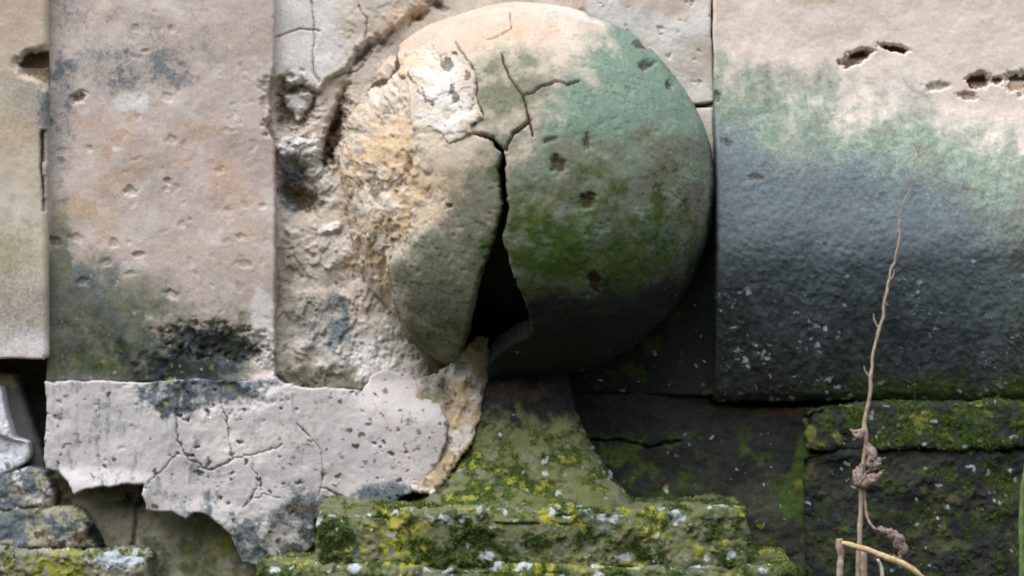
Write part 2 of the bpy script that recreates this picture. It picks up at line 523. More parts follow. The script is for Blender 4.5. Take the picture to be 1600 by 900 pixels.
# ------------------------------------------------------------------ 1 the slab at the left edge
HOLE = [(18, 98), (38, 84), (60, 74), (80, 72), (82, 126), (66, 140), (52, 124), (34, 116)]
def r_left(x, y, u, v, sd):
    h = base_relief(x, y, 21, 3.0)
    s = poly_sd(x, y, HOLE) + 16 * (fbm(x, y, 18, 4, 77) - 0.5)
    h -= 20 * (1 - sstep(-16, 6, s))
    h -= 6 * crack(x, y, [(66, 205), (64, 260), (69, 330)], 3.5, 8, 2)
    return h
def p_left(x, y, u, v, h):
    s = poly_sd(x, y, HOLE) + 16 * (fbm(x, y, 18, 4, 77) - 0.5)
    hole = 1 - sstep(-9, 1, s)
    low = 1 - sstep(-10, 4, s + 0.9 * (112 - y))
    return {'dirt_shade': hole * (0.55 + 0.45 * (y < 104)) + 0.8 * crack(x, y, [(66, 205), (64, 260), (69, 330)], 3.5, 8, 2),  # hole coloured darker in its upper half
            'ochre': np.maximum(0.5 * blob(x, y, 20, 205, 60, 34, 0, .5, .95, seed=3), 0.9 * hole * sstep(100, 116, y)),
            'peach': 0.6 * blob(x, y, 30, 20, 80, 70, 0, .5, .9, seed=4) + .3 * blob(x, y, 20, 290, 60, 60, 0, .5, .9, seed=24),
            'soot_shade': 0.4 * blob(x, y, 45, 150, 50, 50, 0, .6, .98, seed=5) + 0.35 * blob(x, y, 70, 250, 14, 110, seed=6) + 0.45 * blob(x, y, 20, 490, 100, 75, 0, .5, .95, seed=16),
            'algae': 0.35 * blob(x, y, 22, 385, 45, 80, seed=7) + 0.55 * sstep(440, 540, y + 40 * (fbm(x, y, 40, 3, 2) - .5)) * (fbm(x, y, 30, 3, 4)),
            'yellow': 0.36 * blob(x, y, 15, 390, 34, 60, 0, .5, .95, seed=8),
            'lime': 0.75 * blob(x, y, 40, 535, 70, 26, seed=9) + 0.4 * blob(x, y, 10, 320, 40, 70, seed=19)}
o = slab('wall_block', [(-420, -320), (77, -320), (75, 200), (77, 400), (76, 561), (-420, 562)], 66, M_CREAM, r_left, p_left, edge_r=3.5, edge_amp=1.4)
tag(o, 'cream stone block at the left edge with a brown hole high on its side', 'stone block', 'large dressed blocks of the wall')

# ------------------------------------------------------------------ 2 the pilaster block
B_PITS = [(124, 152, 13, 8, 9), (204, 299, 9, 8, 7), (262, 283, 6, 5, 6), (228, 80, 7, 3, 3), (212, 44, 5, 5, 3), (268, 45, 5, 5, 3),
          (262, 152, 9, 7, 3), (268, 218, 9, 7, 4), (85, 378, 12, 7, 7), (118, 372, 10, 6, 4),
          (216, 398, 9, 4, 5), (166, 410, 10, 6, 4), (268, 460, 13, 7, 6), (378, 370, 9, 5, 3), (205, 427, 8, 4, 3), (358, 330, 5, 5, 2),
          (382, 412, 11, 6, 3), (345, 265, 7, 6, 2), (178, 380, 6, 7, 4), (95, 236, 8, 5, 3), (140, 232, 6, 5, 3), (130, 440, 11, 6, 4), (410, 322, 5, 4, 3)]
def r_pil(x, y, u, v, sd):
    h = base_relief(x, y, 31, 4.0)
    p, m = pits(x, y, B_PITS)
    h -= .6 * p
    small = sstep(0.72, 0.84, fbm(x, y, 15, 2, 97))
    h -= 1 * small * sstep(0.45, 0.6, fbm(x, y, 80, 2, 37))
    h -= 15 * blob(x, y, 350, 535, 66, 20, 8, 0.7, 0.8, 40) 
    h -= 8 * blob(x, y, 330, 575, 90, 30, 0, 0.5, 0.5, 41)
    h -= 6 * blob(x, y, 424, 150, 16, 26, 0, 0.6, 0.4, 42) + 9 * blob(x, y, 426, 195, 16, 16, 0, 0.6, 0.4, 43)
    return h
def p_pil(x, y, u, v, h):
    p, m = pits(x, y, B_PITS)
    w = 55 * (fbm(x, y, 70, 4, 51) - 0.5) * 2
    low = sstep(385, 520, y + w + 0.12 * (250 - x))
    right = 1 - sstep(370, 415, x + 20 * (fbm(x, y, 25, 3, 6) - .5))
    cav = blob(x, y, 350, 537, 68, 20, 8, 0.7, 0.8, 40)
    mot = fbm(x, y, 26, 5, 301, gain=.62); mot2 = fbm(x, y, 55, 4, 302)
    streak = sstep(0.5, 0.68, fbm(x * 1.6, y * 0.5, 18, 4, 66)) * blob(x, y, 225, 525, 55, 45, 0, .6, .5, 67)
    small = sstep(0.72, 0.84, fbm(x, y, 15, 2, 97)) * sstep(0.45, 0.6, fbm(x, y, 80, 2, 37))
    return {'peach': 0.55 * blob(x, y, 362, 295, 36, 44, seed=2) + 0.45 * blob(x, y, 230, 235, 130, 45, seed=12) + 0.3 * blob(x, y, 150, 330, 70, 40, seed=13) + 0.35 * blob(x, y, 160, 20, 30, 30, seed=14) + .35 * sstep(.52, .66, mot2),
            'ochre': 0.35 * blob(x, y, 385, 335, 22, 50, seed=15) + 0.45 * blob(x, y, 120, 325, 45, 20, seed=16) + 0.3 * blob(x, y, 405, 80, 25, 80, seed=17),
            'soot_shade': 0.34 * blob(x, y, 225, 115, 85, 42, 0, .5, .98, seed=18) + 0.2 * blob(x, y, 110, 40, 60, 120, 0, .5, .95, seed=19) + 0.14 * blob(x, y, 270, 50, 130, 70, 0, .5, .95, seed=20)
                    + 0.35 * blob(x, y, 95, 200, 24, 120, seed=21) + 0.4 * blob(x, y, 330, 560, 80, 40, seed=32) + 0.22 * blob(x, y, 130, 430, 80, 40, 0, .5, .95, seed=39) + .24 * sstep(.5, .66, mot) + .3 * low * right * sstep(.4, .6, mot2),  # strip down the left edge paints the neighbouring slab's soft shadow
            'lime': 0.75 * blob(x, y, 212, 160, 26, 15, seed=22) + 0.8 * blob(x, y, 407, 500, 18, 52, seed=23) + 0.5 * blob(x, y, 425, 560, 14, 50, seed=24) + 0.8 * streak + 0.7 * blob(x, y, 180, 232, 6, 4, seed=3)
                    + 0.5 * blob(x, y, 205, 415, 30, 12, seed=29) + .42 * sstep(.53, .66, 1 - mot),
            'algae': low * right * (.45 + .4 * sstep(.35, .65, fbm(x, y, 40, 5, 303, gain=.62))) + .3 * sstep(330, 430, y + w) * (1 - sstep(100, 330, x + w)) + 0.45 * blob(x, y, 92, 390, 18, 130, seed=25),  # last strip continues the slab's painted shadow; the rest is growth
            'crust_shade': np.maximum(0.5 * cav, 0.3 * blob(x, y, 280, 590, 70, 30, 0, seed=26)) + 0.5 * blob(x, y, 130, 530, 80, 85, 0, .6, .9, seed=27) * right + .5 * blob(x, y, 300, 560, 110, 40, 0, .6, .8, seed=37),
            'moss': 0.5 * blob(x, y, 150, 565, 60, 26, 0, .6, .9, seed=28) + 0.35 * low * right * sstep(0.5, 0.7, fbm(x, y, 30, 4, 38)),
            'yellow': 0.6 * spots(x, y, sstep(500, 560, y), 26, 3, 9, 71),
            'dirt_shade': np.maximum(0.42 * m * (p > 7) + .22 * m, 0.22 * small) + 0.5 * blob(x, y, 430, 150, 12, 60, seed=30),
            'spot': 0.7 * spots(x, y, low * right + 0.02, 90, 1.2, 3.5, 72)}
PIL = [(71, -320), (429, -320), (428, 120), (418, 150), (424, 175), (414, 195), (428, 225), (430, 400), (428, 597), (72, 596)]
o = slab('wall_block', PIL, 44, M_BEIGE, r_pil, p_pil, edge_r=3.5, edge_amp=1.6)
tag(o, 'tall pitted beige block with dark mossy foot, left of the cracked ball', 'stone block', 'large dressed blocks of the wall')

# ------------------------------------------------------------------ 3 the blocks the ball is cut from
SKIN = [(425, -330), (690, -330), (690, 0), (640, 22), (612, 45), (592, 60), (570, 66), (562, 85), (548, 95), (540, 108), (512, 122), (497, 146), (486, 138), (470, 130), (452, 134), (440, 120), (425, 130)]
HEART = [(444, 150), (462, 140), (488, 146), (490, 160), (474, 178), (465, 192), (456, 176), (446, 166)]
def skin_mask(x, y):
    s = poly_sd(x, y, SKIN) + 12 * (fbm(x, y, 20, 4, 88, gain=.6) - 0.5)
    return 1 - sstep(-2.5, 1.5, s)
C_CRACKS = [[(490, 0), (492, 60), (488, 100), (500, 130)], [(432, 60), (470, 45), (500, 50)], [(560, 10), (575, 30), (572, 60)], [(520, 120), (560, 110), (580, 80)]]
GROOVE = [(690, 2), (640, 26), (606, 56), (572, 82), (548, 108), (532, 148), (520, 196), (516, 246)]
def r_host(x, y, u, v, sd):
    h = base_relief(x, y, 41, 5.5)
    leftside = 1 - sstep(640, 720, x)
    lump = fbm(x, y, 44, 5, 45, gain=0.6)
    h += leftside * (16 * (lump - 0.5) + 26 * (flakes(x, y * .8, 62, 7, 145) - .5)) * sstep(120, 200, y) + leftside * 9 * (flakes(x, y, 40, 5, 146) - .5) * sstep(500, 560, x)
    h += 12 * skin_mask(x, y)
    for c in C_CRACKS:
        h -= 4 * crack(x, y, c, 2.4, 9, 4)
    h -= 20 * blob(x, y, 462, 168, 34, 34, 0, 0.7, 0.5, 50)
    hs = poly_sd(x, y, HEART) + 12 * (fbm(x, y, 14, 4, 52, gain=.6) - .5)
    h += 15 * (1 - sstep(-8, 5, hs))
    h -= 16 * blob(x, y, 470, 300, 34, 26, 20, 0.5, 0.5, 53)
    h -= 14 * blob(x, y, 520, 215, 14, 55, 18, 0.4, 0.4, 54)
    h += 12 * blob(x, y, 470, 232, 40, 20, 0, 0.5, 0.4, 55)
    h += 10 * blob(x, y, 520, 356, 14, 7, -22, 0.3, 0.3, 56)
    h += 16 * sstep(500, 610, x) * sstep(250, 420, y) * leftside
    h -= 8 * crack(x, y, [(1068, 170), (1090, 166), (1112, 162)], 4, 12, 2) * (x > 900)
    h -= 46 * (1 - sstep(215, 262, np.hypot(x - 820, y - 300))) + 30 * sstep(650, 720, x) * sstep(430, 480, y)
    h -= 14 * sstep(.36, .6, fbm(x, y, 34, 3, 92)) * crack(x, y, GROOVE, 12, 91, 14)
    # small pits in the pale corner beside the joint
    h -= 2.5 * sstep(0.72, 0.8, fbm(x, y, 12, 3, 61)) * (x > 900)
    return h
def p_host(x, y, u, v, h):
    sk = skin_mask(x, y)
    left = 1 - sstep(660, 700, x)
    lump = fbm(x, y, 44, 5, 45, gain=0.6)
    hs = 1 - sstep(-7, 2, poly_sd(x, y, HEART))
    cav = blob(x, y, 462, 165, 38, 34, 0, 0.35, 0.35, 50) * (1 - hs)
    cr = np.zeros(x.shape, np.float32)
    for c in C_CRACKS:
        cr = np.maximum(cr, 0.7 * crack(x, y, c, 2.0, 9, 4))
    edge_of_skin = sstep(0.02, 0.3, sk) * (1 - sstep(0.3, 0.98, sk))
    low = sstep(200, 260, y) * left
    return {'lime': left * sk * (0.35 + 0.6 * blob(x, y, 455, 60, 70, 130, seed=3)) + 0.8 * hs + 0.75 * blob(x, y, 470, 232, 46, 20, seed=55) + 0.5 * low * sstep(0.52, 0.66, lump)
                    + 0.9 * blob(x, y, 520, 356, 15, 7, -22, 0.3, 0.3, 56) + 0.8 * blob(x, y, 590, 570, 70, 50, 0, .6, .9, seed=57) + 0.55 * blob(x, y, 1092, 145, 26, 20, seed=58) * (x > 900),
            'peach': 0.35 * left * (1 - sk) * sstep(0.4, 0.6, fbm(x, y, 60, 3, 59)) + 0.55 * (x > 820) * (y < 170) * sstep(.35, .65, fbm(x, y, 110, 3, 81)),
            'ochre': left * (0.5 * blob(x, y, 560, 330, 40, 200, 0, seed=60) * sstep(0.4, 0.6, fbm(x, y, 30, 4, 61)) + 0.35 * sk * blob(x, y, 540, 20, 60, 60, seed=62) + 0.6 * blob(x, y, 640, 20, 60, 22, -25, seed=64))
                    + 0.4 * cav * sstep(.4, .6, fbm(x, y, 25, 3, 68)) + 0.35 * blob(x, y, 1100, 80, 14, 30, seed=63),
            'soot_shade': left * (0.65 * blob(x, y, 452, 280, 24, 60, seed=65) + 0.5 * blob(x, y, 500, 500, 60, 40, seed=66) + 0.3 * low * sstep(.5, .62, fbm(x, y, 40, 4, 67))),  # first strip paints the shadow along the pilaster's edge
            'algae': left * (0.85 * blob(x, y, 490, 598, 100, 26, seed=69) + 0.35 * blob(x, y, 445, 470, 20, 120, seed=70)),  # second strip extends that painted edge shadow downwards
            'dirt_shade': np.maximum.reduce([0.6 * cav, 0.7 * cr, 0.5 * edge_of_skin * left, 0.75 * blob(x, y, 470, 305, 36, 22, 20, .5, .5, 53), 0.8 * blob(x, y, 520, 215, 12, 50, 18, .4, .4, 54),
                                       0.4 * left * sstep(0.58, 0.7, 1 - lump) * (y > 200), 0.3 * (x > 900) * sstep(.72, .8, fbm(x, y, 12, 3, 61)), .55 * sstep(.36, .6, fbm(x, y, 34, 3, 92)) * crack(x, y, GROOVE, 10, 91, 14),
                                       0.8 * crack(x, y, [(1068, 170), (1090, 166), (1112, 162)], 4, 12, 2)]),
            'crust_shade': np.maximum(.95 * (1 - sstep(225, 268, np.hypot(x - 820, y - 300))), .97 * sstep(690, 730, x) * sstep(430, 500, y))}  # black painted in as shade behind and beneath the ball
def fix(fn):
    def g_(x, y, u, v, h):
        r = fn(x, y, u, v, h)
        return {k: (np.zeros(x.shape) + w) for k, w in r.items()}
    return g_
HOST = [(405, -320), (1113, -320), (1112, 60), (1115, 120), (1115, 165), (850, 169), (850, 612), (405, 609)]
def host_paint(x, y, u, v, h):
    r = fix(p_host)(x, y, u, v, h)
    pale = sstep(820, 900, x)
    r['lime'] = np.maximum(r['lime'], (.3 + .35 * sstep(.4, .6, fbm(x, y, 60, 4, 83))) * pale)
    return r
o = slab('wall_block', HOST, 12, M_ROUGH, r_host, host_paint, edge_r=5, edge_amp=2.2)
tag(o, 'crumbling block with flaking white skin directly behind the cracked ball', 'stone block', 'large dressed blocks of the wall')

def p_host2(x, y, u, v, h):
    return {'lime': 0.6 * blob(x, y, 1095, 185, 24, 26, seed=2), 'teal': 0.6 * sstep(190, 260, y), 'soot_shade': 0.6 * sstep(240, 330, y),
            'crust_shade': np.maximum(.97 * (1 - sstep(1000, 1050, x)) * sstep(190, 210, y), 0.97 * sstep(300, 430, y + 60 * (fbm(x, y, 50, 3, 3) - .5))), 'moss': .5 * sstep(.5, .66, fbm(x, y, 34, 5, 6)) * sstep(420, 480, y), 'algae': .35 * sstep(.5, .62, fbm(x, y, 26, 5, 7)) * sstep(420, 480, y), 'spot': 0.8 * spots(x, y, (y > 470) * 1.0, 40, 1.2, 5, 5)}  # black here also paints the ball's shade over the pale stone
o = slab('wall_block', [(848, 171), (1115, 168), (1116, 300), (1122, 618), (848, 614)], 12, M_PALE, lambda x, y, u, v, sd: base_relief(x, y, 47, 4) - 46 * (1 - sstep(215, 262, np.hypot(x - 820, y - 300))) - 24 * (1 - sstep(960, 1060, x)), p_host2, edge_r=4, edge_amp=1.6)
tag(o, 'narrow block, painted dark with shade, wedged between the ball and the joint on its right', 'stone block', 'large dressed blocks of the wall')

# ------------------------------------------------------------------ 4 the bulging moulding at the right
PROF = np.array([(-320, 24), (-260, 24), (-200, 24), (-140, 24), (-80, 24), (-20, 24), (30, 24), (70, 24.5), (105, 27), (140, 31), (175, 42), (215, 62), (265, 88), (325, 106), (385, 114), (440, 98), (495, 76), (550, 54), (600, 36), (618, 26), (626, 10), (628, -52)], float)
def catmull(p, n=24):
    q = np.vstack([2 * p[0] - p[1], p, 2 * p[-1] - p[-2]])
    out = []
    for i in range(1, len(q) - 2):
        t = np.linspace(0, 1, n, endpoint=False)[:, None]
        a, b, c, d_ = q[i - 1], q[i], q[i + 1], q[i + 2]
        out.append(0.5 * (2 * b + (c - a) * t + (2 * a - 5 * b + 4 * c - d_) * t * t + (3 * b - a - 3 * c + d_) * t ** 3))
    out.append(p[-1:])
    return np.vstack(out)
PR = catmull(PROF)
PL = np.concatenate([[0], np.cumsum(np.hypot(*np.diff(PR, axis=0).T))])
PL -= np.interp(0, PR[:200, 0], PL[:200])      # arc length 0 where the profile crosses the top of the frame
def m_mould(u, v):
    yy = np.interp(v, PL, PR[:, 0]); dd = np.interp(v, PL, PR[:, 1])
    sh = 55 * sstep(1250, 1650, u)                 # the bulge starts lower further right
    k = sstep(40, 140, yy) * (1 - sstep(230, 420, yy))
    return u, yy, dd + (np.interp(v - sh, PL, PR[:, 1]) - dd) * k
M_PITS = [(1338, 89, 24, 9, 24), (1398, 75, 21, 5, 16), (1529, 126, 16, 11, 24), (1558, 126, 9, 6, 12), (1590, 130, 18, 16, 10), (1512, 150, 14, 6, 6), (1465, 135, 18, 7, 4),  
          (1120, 152, 6, 8, 6), (1135, 223, 10, 5, 4), (1180, 278, 14, 5, 3)]
def r_mould(x, y, u, v, sd):
    h = base_relief(x, y, 55, 4.5)
    p, m = pits(x, y, M_PITS)
    h -= p
    h += 1.5 * (fbm(x * 0.6, y * 1.5, 26, 4, 56, gain=.6) - .5) * sstep(130, 220, y)
    h += 2.0 * (fbm(x, y, 7, 3, 57) - .5) * sstep(150, 260, y)
    return h
def p_mould(x, y, u, v, h):
    p, m = pits(x, y, M_PITS)
    w = 100 * (fbm(x * .8, y * 1.2, 110, 6, 52, gain=.66) - .5)
    t = y + 34 + w + 70 * (fbm(x * 1.7, y * .4, 60, 5, 167, gain=.62) - .5) - 0.20 * (x - 1120)                  # the stain line sinks to the right
    film = sstep(40, 210, t + 40 * (fbm(x, y, 24, 4, 152) - .5))
    deep = sstep(100, 380, t + 60 * (fbm(x, y, 30, 5, 153, gain=.65) - .5))
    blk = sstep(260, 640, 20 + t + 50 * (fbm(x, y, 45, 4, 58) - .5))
    lich = sstep(330, 480, y) * (0.3 + fbm(x, y, 60, 3, 59))
    sp = spots(x, y, lich ** 2 * sstep(.42, .66, fbm(x, y, 34, 4, 160)) , 520, .9, 4.8, 60, 3.0)
    fl = sstep(.60, .70, fbm(x * .7, y * 1.6, 9, 3, 62)) * film * (1 - blk)
    return {'peach': 0.30 * (1 - film) * sstep(.45, .6, fbm(x, y, 90, 3, 61)),
            'ochre': 0.5 * blob(x, y, 1270, 0, 40, 14, seed=3) + 0.6 * m * (p > 8) * sstep(0, 10, y - 84 - 38 * (x > 1480)) + 0.3 * blob(x, y, 1540, 150, 70, 20, seed=4),
            'lime': 0.5 * fl + 0.25 * blob(x, y, 1480, 192, 120, 24, 14, .6, .9, seed=8),
            'teal': 0.70 * film,
            'algae': 0.4 * film * sstep(.45, .6, fbm(x, y, 50, 4, 154)) + 0.3 * deep * sstep(1350, 1600, x),
            'soot_shade': 0.9 * deep * (0.6 + 0.45 * (1 - sstep(1400, 1650, x))) + 0.3 * blob(x, y, 1590, 135, 22, 22, seed=9),  # stain plus the blue of the shaded bulge, put into the colour
            'crust_shade': 0.72 * blk,
            'moss': 0.6 * blk * sstep(540, 615, y + 30 * (fbm(x, y, 40, 3, 63) - .5)) * sstep(1240, 1330, x) + 0.3 * blk * sstep(.55, .7, fbm(x, y, 50, 4, 64)),
            'dirt_shade': 0.85 * m * (p > 8) * (1 - sstep(-2, 8, y - 86 - 38 * (x > 1480))) + 0.5 * m * (p <= 8),  # deep pits dark in their upper part, ochre lower down
            'spot': np.maximum(0.8 * sp, 0.3 * sstep(.62, .72, fbm(x, y, 7, 3, 65)) * film * (1 - blk), .55 * sstep(.60, .74, fbm(x, y, 6, 2, 165)) * blk * sstep(.38, .6, fbm(x, y, 60, 4, 166)))}
us = axis(1109, 2020, STEP, 1100, 1625)
vs = np.concatenate([axis(PL[0], PL[-1], STEP, -25, PL[-1] - 60)])
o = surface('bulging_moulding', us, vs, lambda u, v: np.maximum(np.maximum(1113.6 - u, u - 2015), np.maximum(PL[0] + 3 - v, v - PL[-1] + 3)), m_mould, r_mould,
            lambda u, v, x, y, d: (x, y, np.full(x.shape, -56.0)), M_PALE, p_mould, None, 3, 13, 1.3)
tag(o, 'wide bulging moulding right of the joint, pale above and black with lichen below', 'moulding')

# ------------------------------------------------------------------ 5 the stones under the moulding
def p_under(x, y, u, v, h):
    n = fbm(x, y, 40, 4, 3, gain=.6)
    return {'crust_shade': 0.75 * (1 - sstep(640, 900, y + 80 * (n - .5))) + 0.9 * blob(x, y, 940, 640, 70, 90, seed=33), 'moss': 0.65 * sstep(.45, .62, n) * sstep(640, 720, y) + .12,  # black at the top and beside the neck is partly painted shade
            'dirt_shade': 0.6 * blob(x, y, 1200, 640, 90, 12, seed=4), 'ochre': 0.35 * blob(x, y, 1210, 643, 70, 9, seed=5),  # dark line paints the shadow gap beneath the moulding
            'algae': 0.35 * sstep(.5, .65, fbm(x, y, 60, 3, 8)) * sstep(660, 760, y),
            'yellow': 0.8 * spots(x, y, sstep(680, 760, y) * sstep(.45, .6, n) + .01, 46, 3, 13, 7),
            'spot': 0.9 * spots(x, y, 0.2 + sstep(640, 700, y), 130, 1.0, 5, 9, 3)}
o = slab('wall_stone', [(700, 612), (1110, 616), (1114, 633), (1272, 636), (1272, 690), (1270, 760), (1272, 1005), (700, 1005)], 4, M_DARK,
         lambda x, y, u, v, sd: base_relief(x, y, 63, 9) - 8 * crack(x, y, [(905, 690), (980, 690), (1010, 700), (1060, 690)], 5, 4) + 5 * (fbm(x, y, 16, 4, 64) - .5), p_under, edge_r=9, edge_amp=5)
tag(o, 'dark olive stone under the moulding, right of the mossy pedestal', 'stone', 'mossy stones at the foot of the wall')

def fold_map(top, d0, r, slope=0.0):
    q = r * math.pi / 4
    def f(u, s):
        a = np.clip((s + q) / r, 0, math.pi / 2)
        yv = top + r - r * np.cos(a) + np.maximum(s - q, 0)
        dv = d0 - r + r * np.sin(a) + np.minimum(s + q, 0)
        return u, yv + slope * np.minimum(s + q, 0), dv + 0 * u
    return f
def ledge(name, x0, x1, top, bottom, d0, d_in, r, mat, relief, paint, parent=None, edge_amp=4.0, seed=4, edge_r=8.0, back=-50):
    """a stone with a real top face: the sheet folds over its front upper edge"""
    k = (DW - d0) / DW
    x0, x1, top, bottom = 800 + (x0 - 800) * k, 800 + (x1 - 800) * k, 450 + (top - 450) * k, 450 + (bottom - 450) * k
    us = axis(x0 - 4, x1 + 4, STEP, -25, 1625)
    s_end = (bottom - top - r) + r * math.pi / 4
    s0 = -(d0 - d_in)
    vs = np.concatenate([np.linspace(s0 - 3, -40, max(3, int((-40 - s0) / 3.5))) if s0 < -45 else np.array([s0 - 3.]), axis(max(s0, -40 + STEP) if s0 < -45 else s0, s_end + 3, STEP, -1000, 925 - top)])
    ub = [(x0, s0), (x1, s0), (x1, s_end), (x0, s_end)]
    return surface(name, us, vs, lambda u, v: poly_sd(u, v, ub), fold_map(top, d0, r), relief,
                   lambda u, v, x, y, d: (x, y, np.full(x.shape, float(back))), mat, paint, parent, edge_r, seed, edge_amp)

def p_mossstone(seed, wet=1.0):
    def f(x, y, u, v, h):
        n = fbm(u, v, 45, 5, seed, gain=.6)
        n2 = fbm(u, v, 20, 4, seed + 1, gain=.6)
        return {'crust_shade': 0.5 + 0.45 * sstep(.42, .58, n), 'moss': wet * (0.52 * sstep(.42, .62, n2) + .2 * (1 - sstep(-4, 26, v)) * sstep(.4, .55, n) + .4 * blob(x, y, 1490, 665, 110, 34, 0, .9, .95, 31) + .3 * blob(x, y, 1480, 760, 90, 40, 0, .8, .9, 32)),
                'yellow': 0.4 * sstep(.58, .72, fbm(u, v, 34, 4, seed + 3)) * wet, 'algae': .3 * sstep(.55, .7, fbm(u, v, 70, 3, seed + 5)),
                'spot': 0.75 * spots(u, np.where(v > -30, v + 60, -999), sstep(.4, .6, fbm(u, v, 40, 4, seed + 9)), 110, 1.0, 5, seed + 7, 3)}
    return f
def r_moss(seed, amp=8, k=.8):
    def f(x, y, u, v, sd):
        c = sstep(.46, .62, fbm(u, v, 26, 5, seed + 1, gain=.6))
        return (base_relief(u, v, seed, amp) + k * (7 * (fbm(u, v, 18, 4, seed + 4, gain=.6) - .5) + c * (4 + 7 * (fbm(u, v, 6, 3, seed + 6) - .4))
                - (34 * (1 - sstep(1262, 1350, x + 40 * (fbm(u, v, 40, 3, seed + 13) - .5))) if seed in (81, 91) else 0) - 15 * sstep(.5, .68, fbm(u, v * .5, 55, 4, seed + 8, gain=.6)) * np.exp(-(v / 16.0) ** 2) + 8 * (flakes(u, v, 70, 5, seed + 9) - .5)))
    return f
o = ledge('wall_stone', 1266, 2010, 629, 702, 50, -40, 9, M_DARK, r_moss(81, 5, .5), p_mossstone(82, 1.25), edge_amp=8)
moss_tufts(o, 5000, 84, 5)
tag(o, 'thin mossy course jutting out just below the bulging moulding', 'stone', 'mossy stones at the foot of the wall')
o = ledge('wall_stone', 1262, 2010, 696, 1005, 42, -40, 18, M_DARK, r_moss(91, 9, .6), p_mossstone(92, .8), edge_amp=6)
moss_tufts(o, 5000, 94, 5)
tag(o, 'big dark mossy stone at the lower right behind the dry weeds', 'stone', 'mossy stones at the foot of the wall')

# ------------------------------------------------------------------ 6 stones at the lower left
def p_sliver(x, y, u, v, h):
    return {'moss': .3 * fbm(x, y, 30, 3, 4), 'dirt_shade': .4 * sstep(.5, .7, fbm(x, y, 25, 3, 5)), 'ochre': .5 * blob(x, y, 10, 590, 30, 18, seed=3)}
o = slab('wall_stone', [(-300, 575), (20, 585), (34, 620), (52, 670), (66, 720), (78, 800), (-300, 800)], 6, M_GREYGREEN, lambda x, y, u, v, sd: base_relief(x, y, 101, 6) - 0.25 * np.maximum(x, 0), p_sliver, edge_r=10, edge_amp=3)
tag(o, 'grey green stone standing aslant in the dark gap at the left edge', 'stone', 'rubble stones under the left blocks')
def r_frag(x, y, u, v, sd):
    return base_relief(x, y, 103, 5) + 9 * (flakes(x, y, 40, 5, 104) - .5) - 9 * sstep(684, 690, y - .25 * (x - 20) + 6 * (fbm(x, y, 12, 3, 108) - .5))
o = slab('plaster_fragment', [(-200, 600), (0, 604), (6, 640), (20, 684), (28, 686), (40, 692), (44, 714), (36, 726), (14, 738), (-4, 742), (-200, 740)], 46, M_WHITE, r_frag,
         lambda x, y, u, v, h: {'soot_shade': .6 * sstep(.5, .66, fbm(x, y, 18, 4, 5)) * sstep(690, 740, y) + .25 * sstep(.5, .66, fbm(x, y, 24, 5, 6)), 'dirt_shade': .4 * sstep(.64, .74, fbm(x, y, 9, 3, 7))}, back=0, edge_r=2.5, edge_amp=2)
tag(o, 'bluish white plaster fragment at the left edge under the cream block', 'plaster')
def p_rub(seed):
    def f(x, y, u, v, h):
        n = fbm(x, y, 20, 5, seed, gain=.6)
        return {'soot_shade': .75 * sstep(.45, .6, n), 'lime': .7 * sstep(.52, .66, fbm(x, y, 24, 4, seed + 1, gain=.6)), 'dirt_shade': .6 * sstep(.6, .7, 1 - n), 'ochre': .25 * sstep(.5, .7, fbm(x, y, 50, 3, seed + 2)), 'algae': .45 * sstep(.4, .7, fbm(x, y, 60, 3, seed + 3))}
    return f
o = slab('rubble_stone', [(-200, 738), (10, 736), (40, 728), (70, 738), (82, 768), (84, 798), (-200, 800)], 38, M_OLIVE, lambda x, y, u, v, sd: base_relief(x, y, 105, 7) + 14 * (fbm(x, y, 26, 4, 106, gain=.6) - .5), p_rub(107), edge_r=10, edge_amp=5)
tag(o, 'small crumbly grey stone under the white plaster fragment', 'stone', 'rubble stones under the left blocks')
R_HOLE = [(146, 822), (152, 852), (130, 852)]
o = slab('rubble_stone', [(-200, 794), (60, 790), (112, 792), (128, 800), (142, 822), (152, 838), (158, 856), (-200, 862)], 42, M_OLIVE,
         lambda x, y, u, v, sd: base_relief(x, y, 111, 8) + 20 * (fbm(x, y, 40, 4, 112, gain=.6) - .5) - 22 * blob(x, y, 146, 838, 9, 20, -25, .5, .5, 5), lambda x, y, u, v, h: {**p_rub(113)(x, y, u, v, h), 'yellow': .5 * blob(x, y, 125, 805, 14, 12, seed=4), 'crust_shade': .9 * blob(x, y, 147, 838, 10, 20, -25, .5, .5, 5)}, edge_r=12, edge_amp=5)
tag(o, 'knobbly grey stone at lower left with a dark hollow at its right end', 'stone', 'rubble stones under the left blocks')
def p_ledge(x, y, u, v, h):
    n = fbm(u, v, 22, 5, 3, gain=.6)
    return {'yellow': (.8 * blob(x, y, 90, 885, 66, 26, 0, .8, .8, seed=4)) * (.4 + .7 * sstep(.35, .6, fbm(u, v, 8, 3, 12))) + .35 * sstep(.58, .68, n), 'moss': .4 * sstep(.4, .6, n), 'soot_shade': .5 * blob(x, y, 40, 870, 40, 20, seed=6), 'algae': .5 * sstep(.45, .6, fbm(x, y, 40, 3, 9)),
            'spot': np.maximum(.8 * blob(x, y, 185, 876, 44, 15, 0, .7, .4, 7), .8 * spots(x, y, np.ones(x.shape), 30, 1.5, 6, 8))}
o = ledge('rubble_stone', -300, 232, 861, 1005, 70, -40, 9, M_OLIVE, r_moss(115, 6), p_ledge, edge_amp=5)
moss_tufts(o, 1500, 118, 5)
tag(o, 'ledge stone in the bottom left corner with yellow moss and pale blue lichen', 'stone', 'rubble stones under the left blocks')
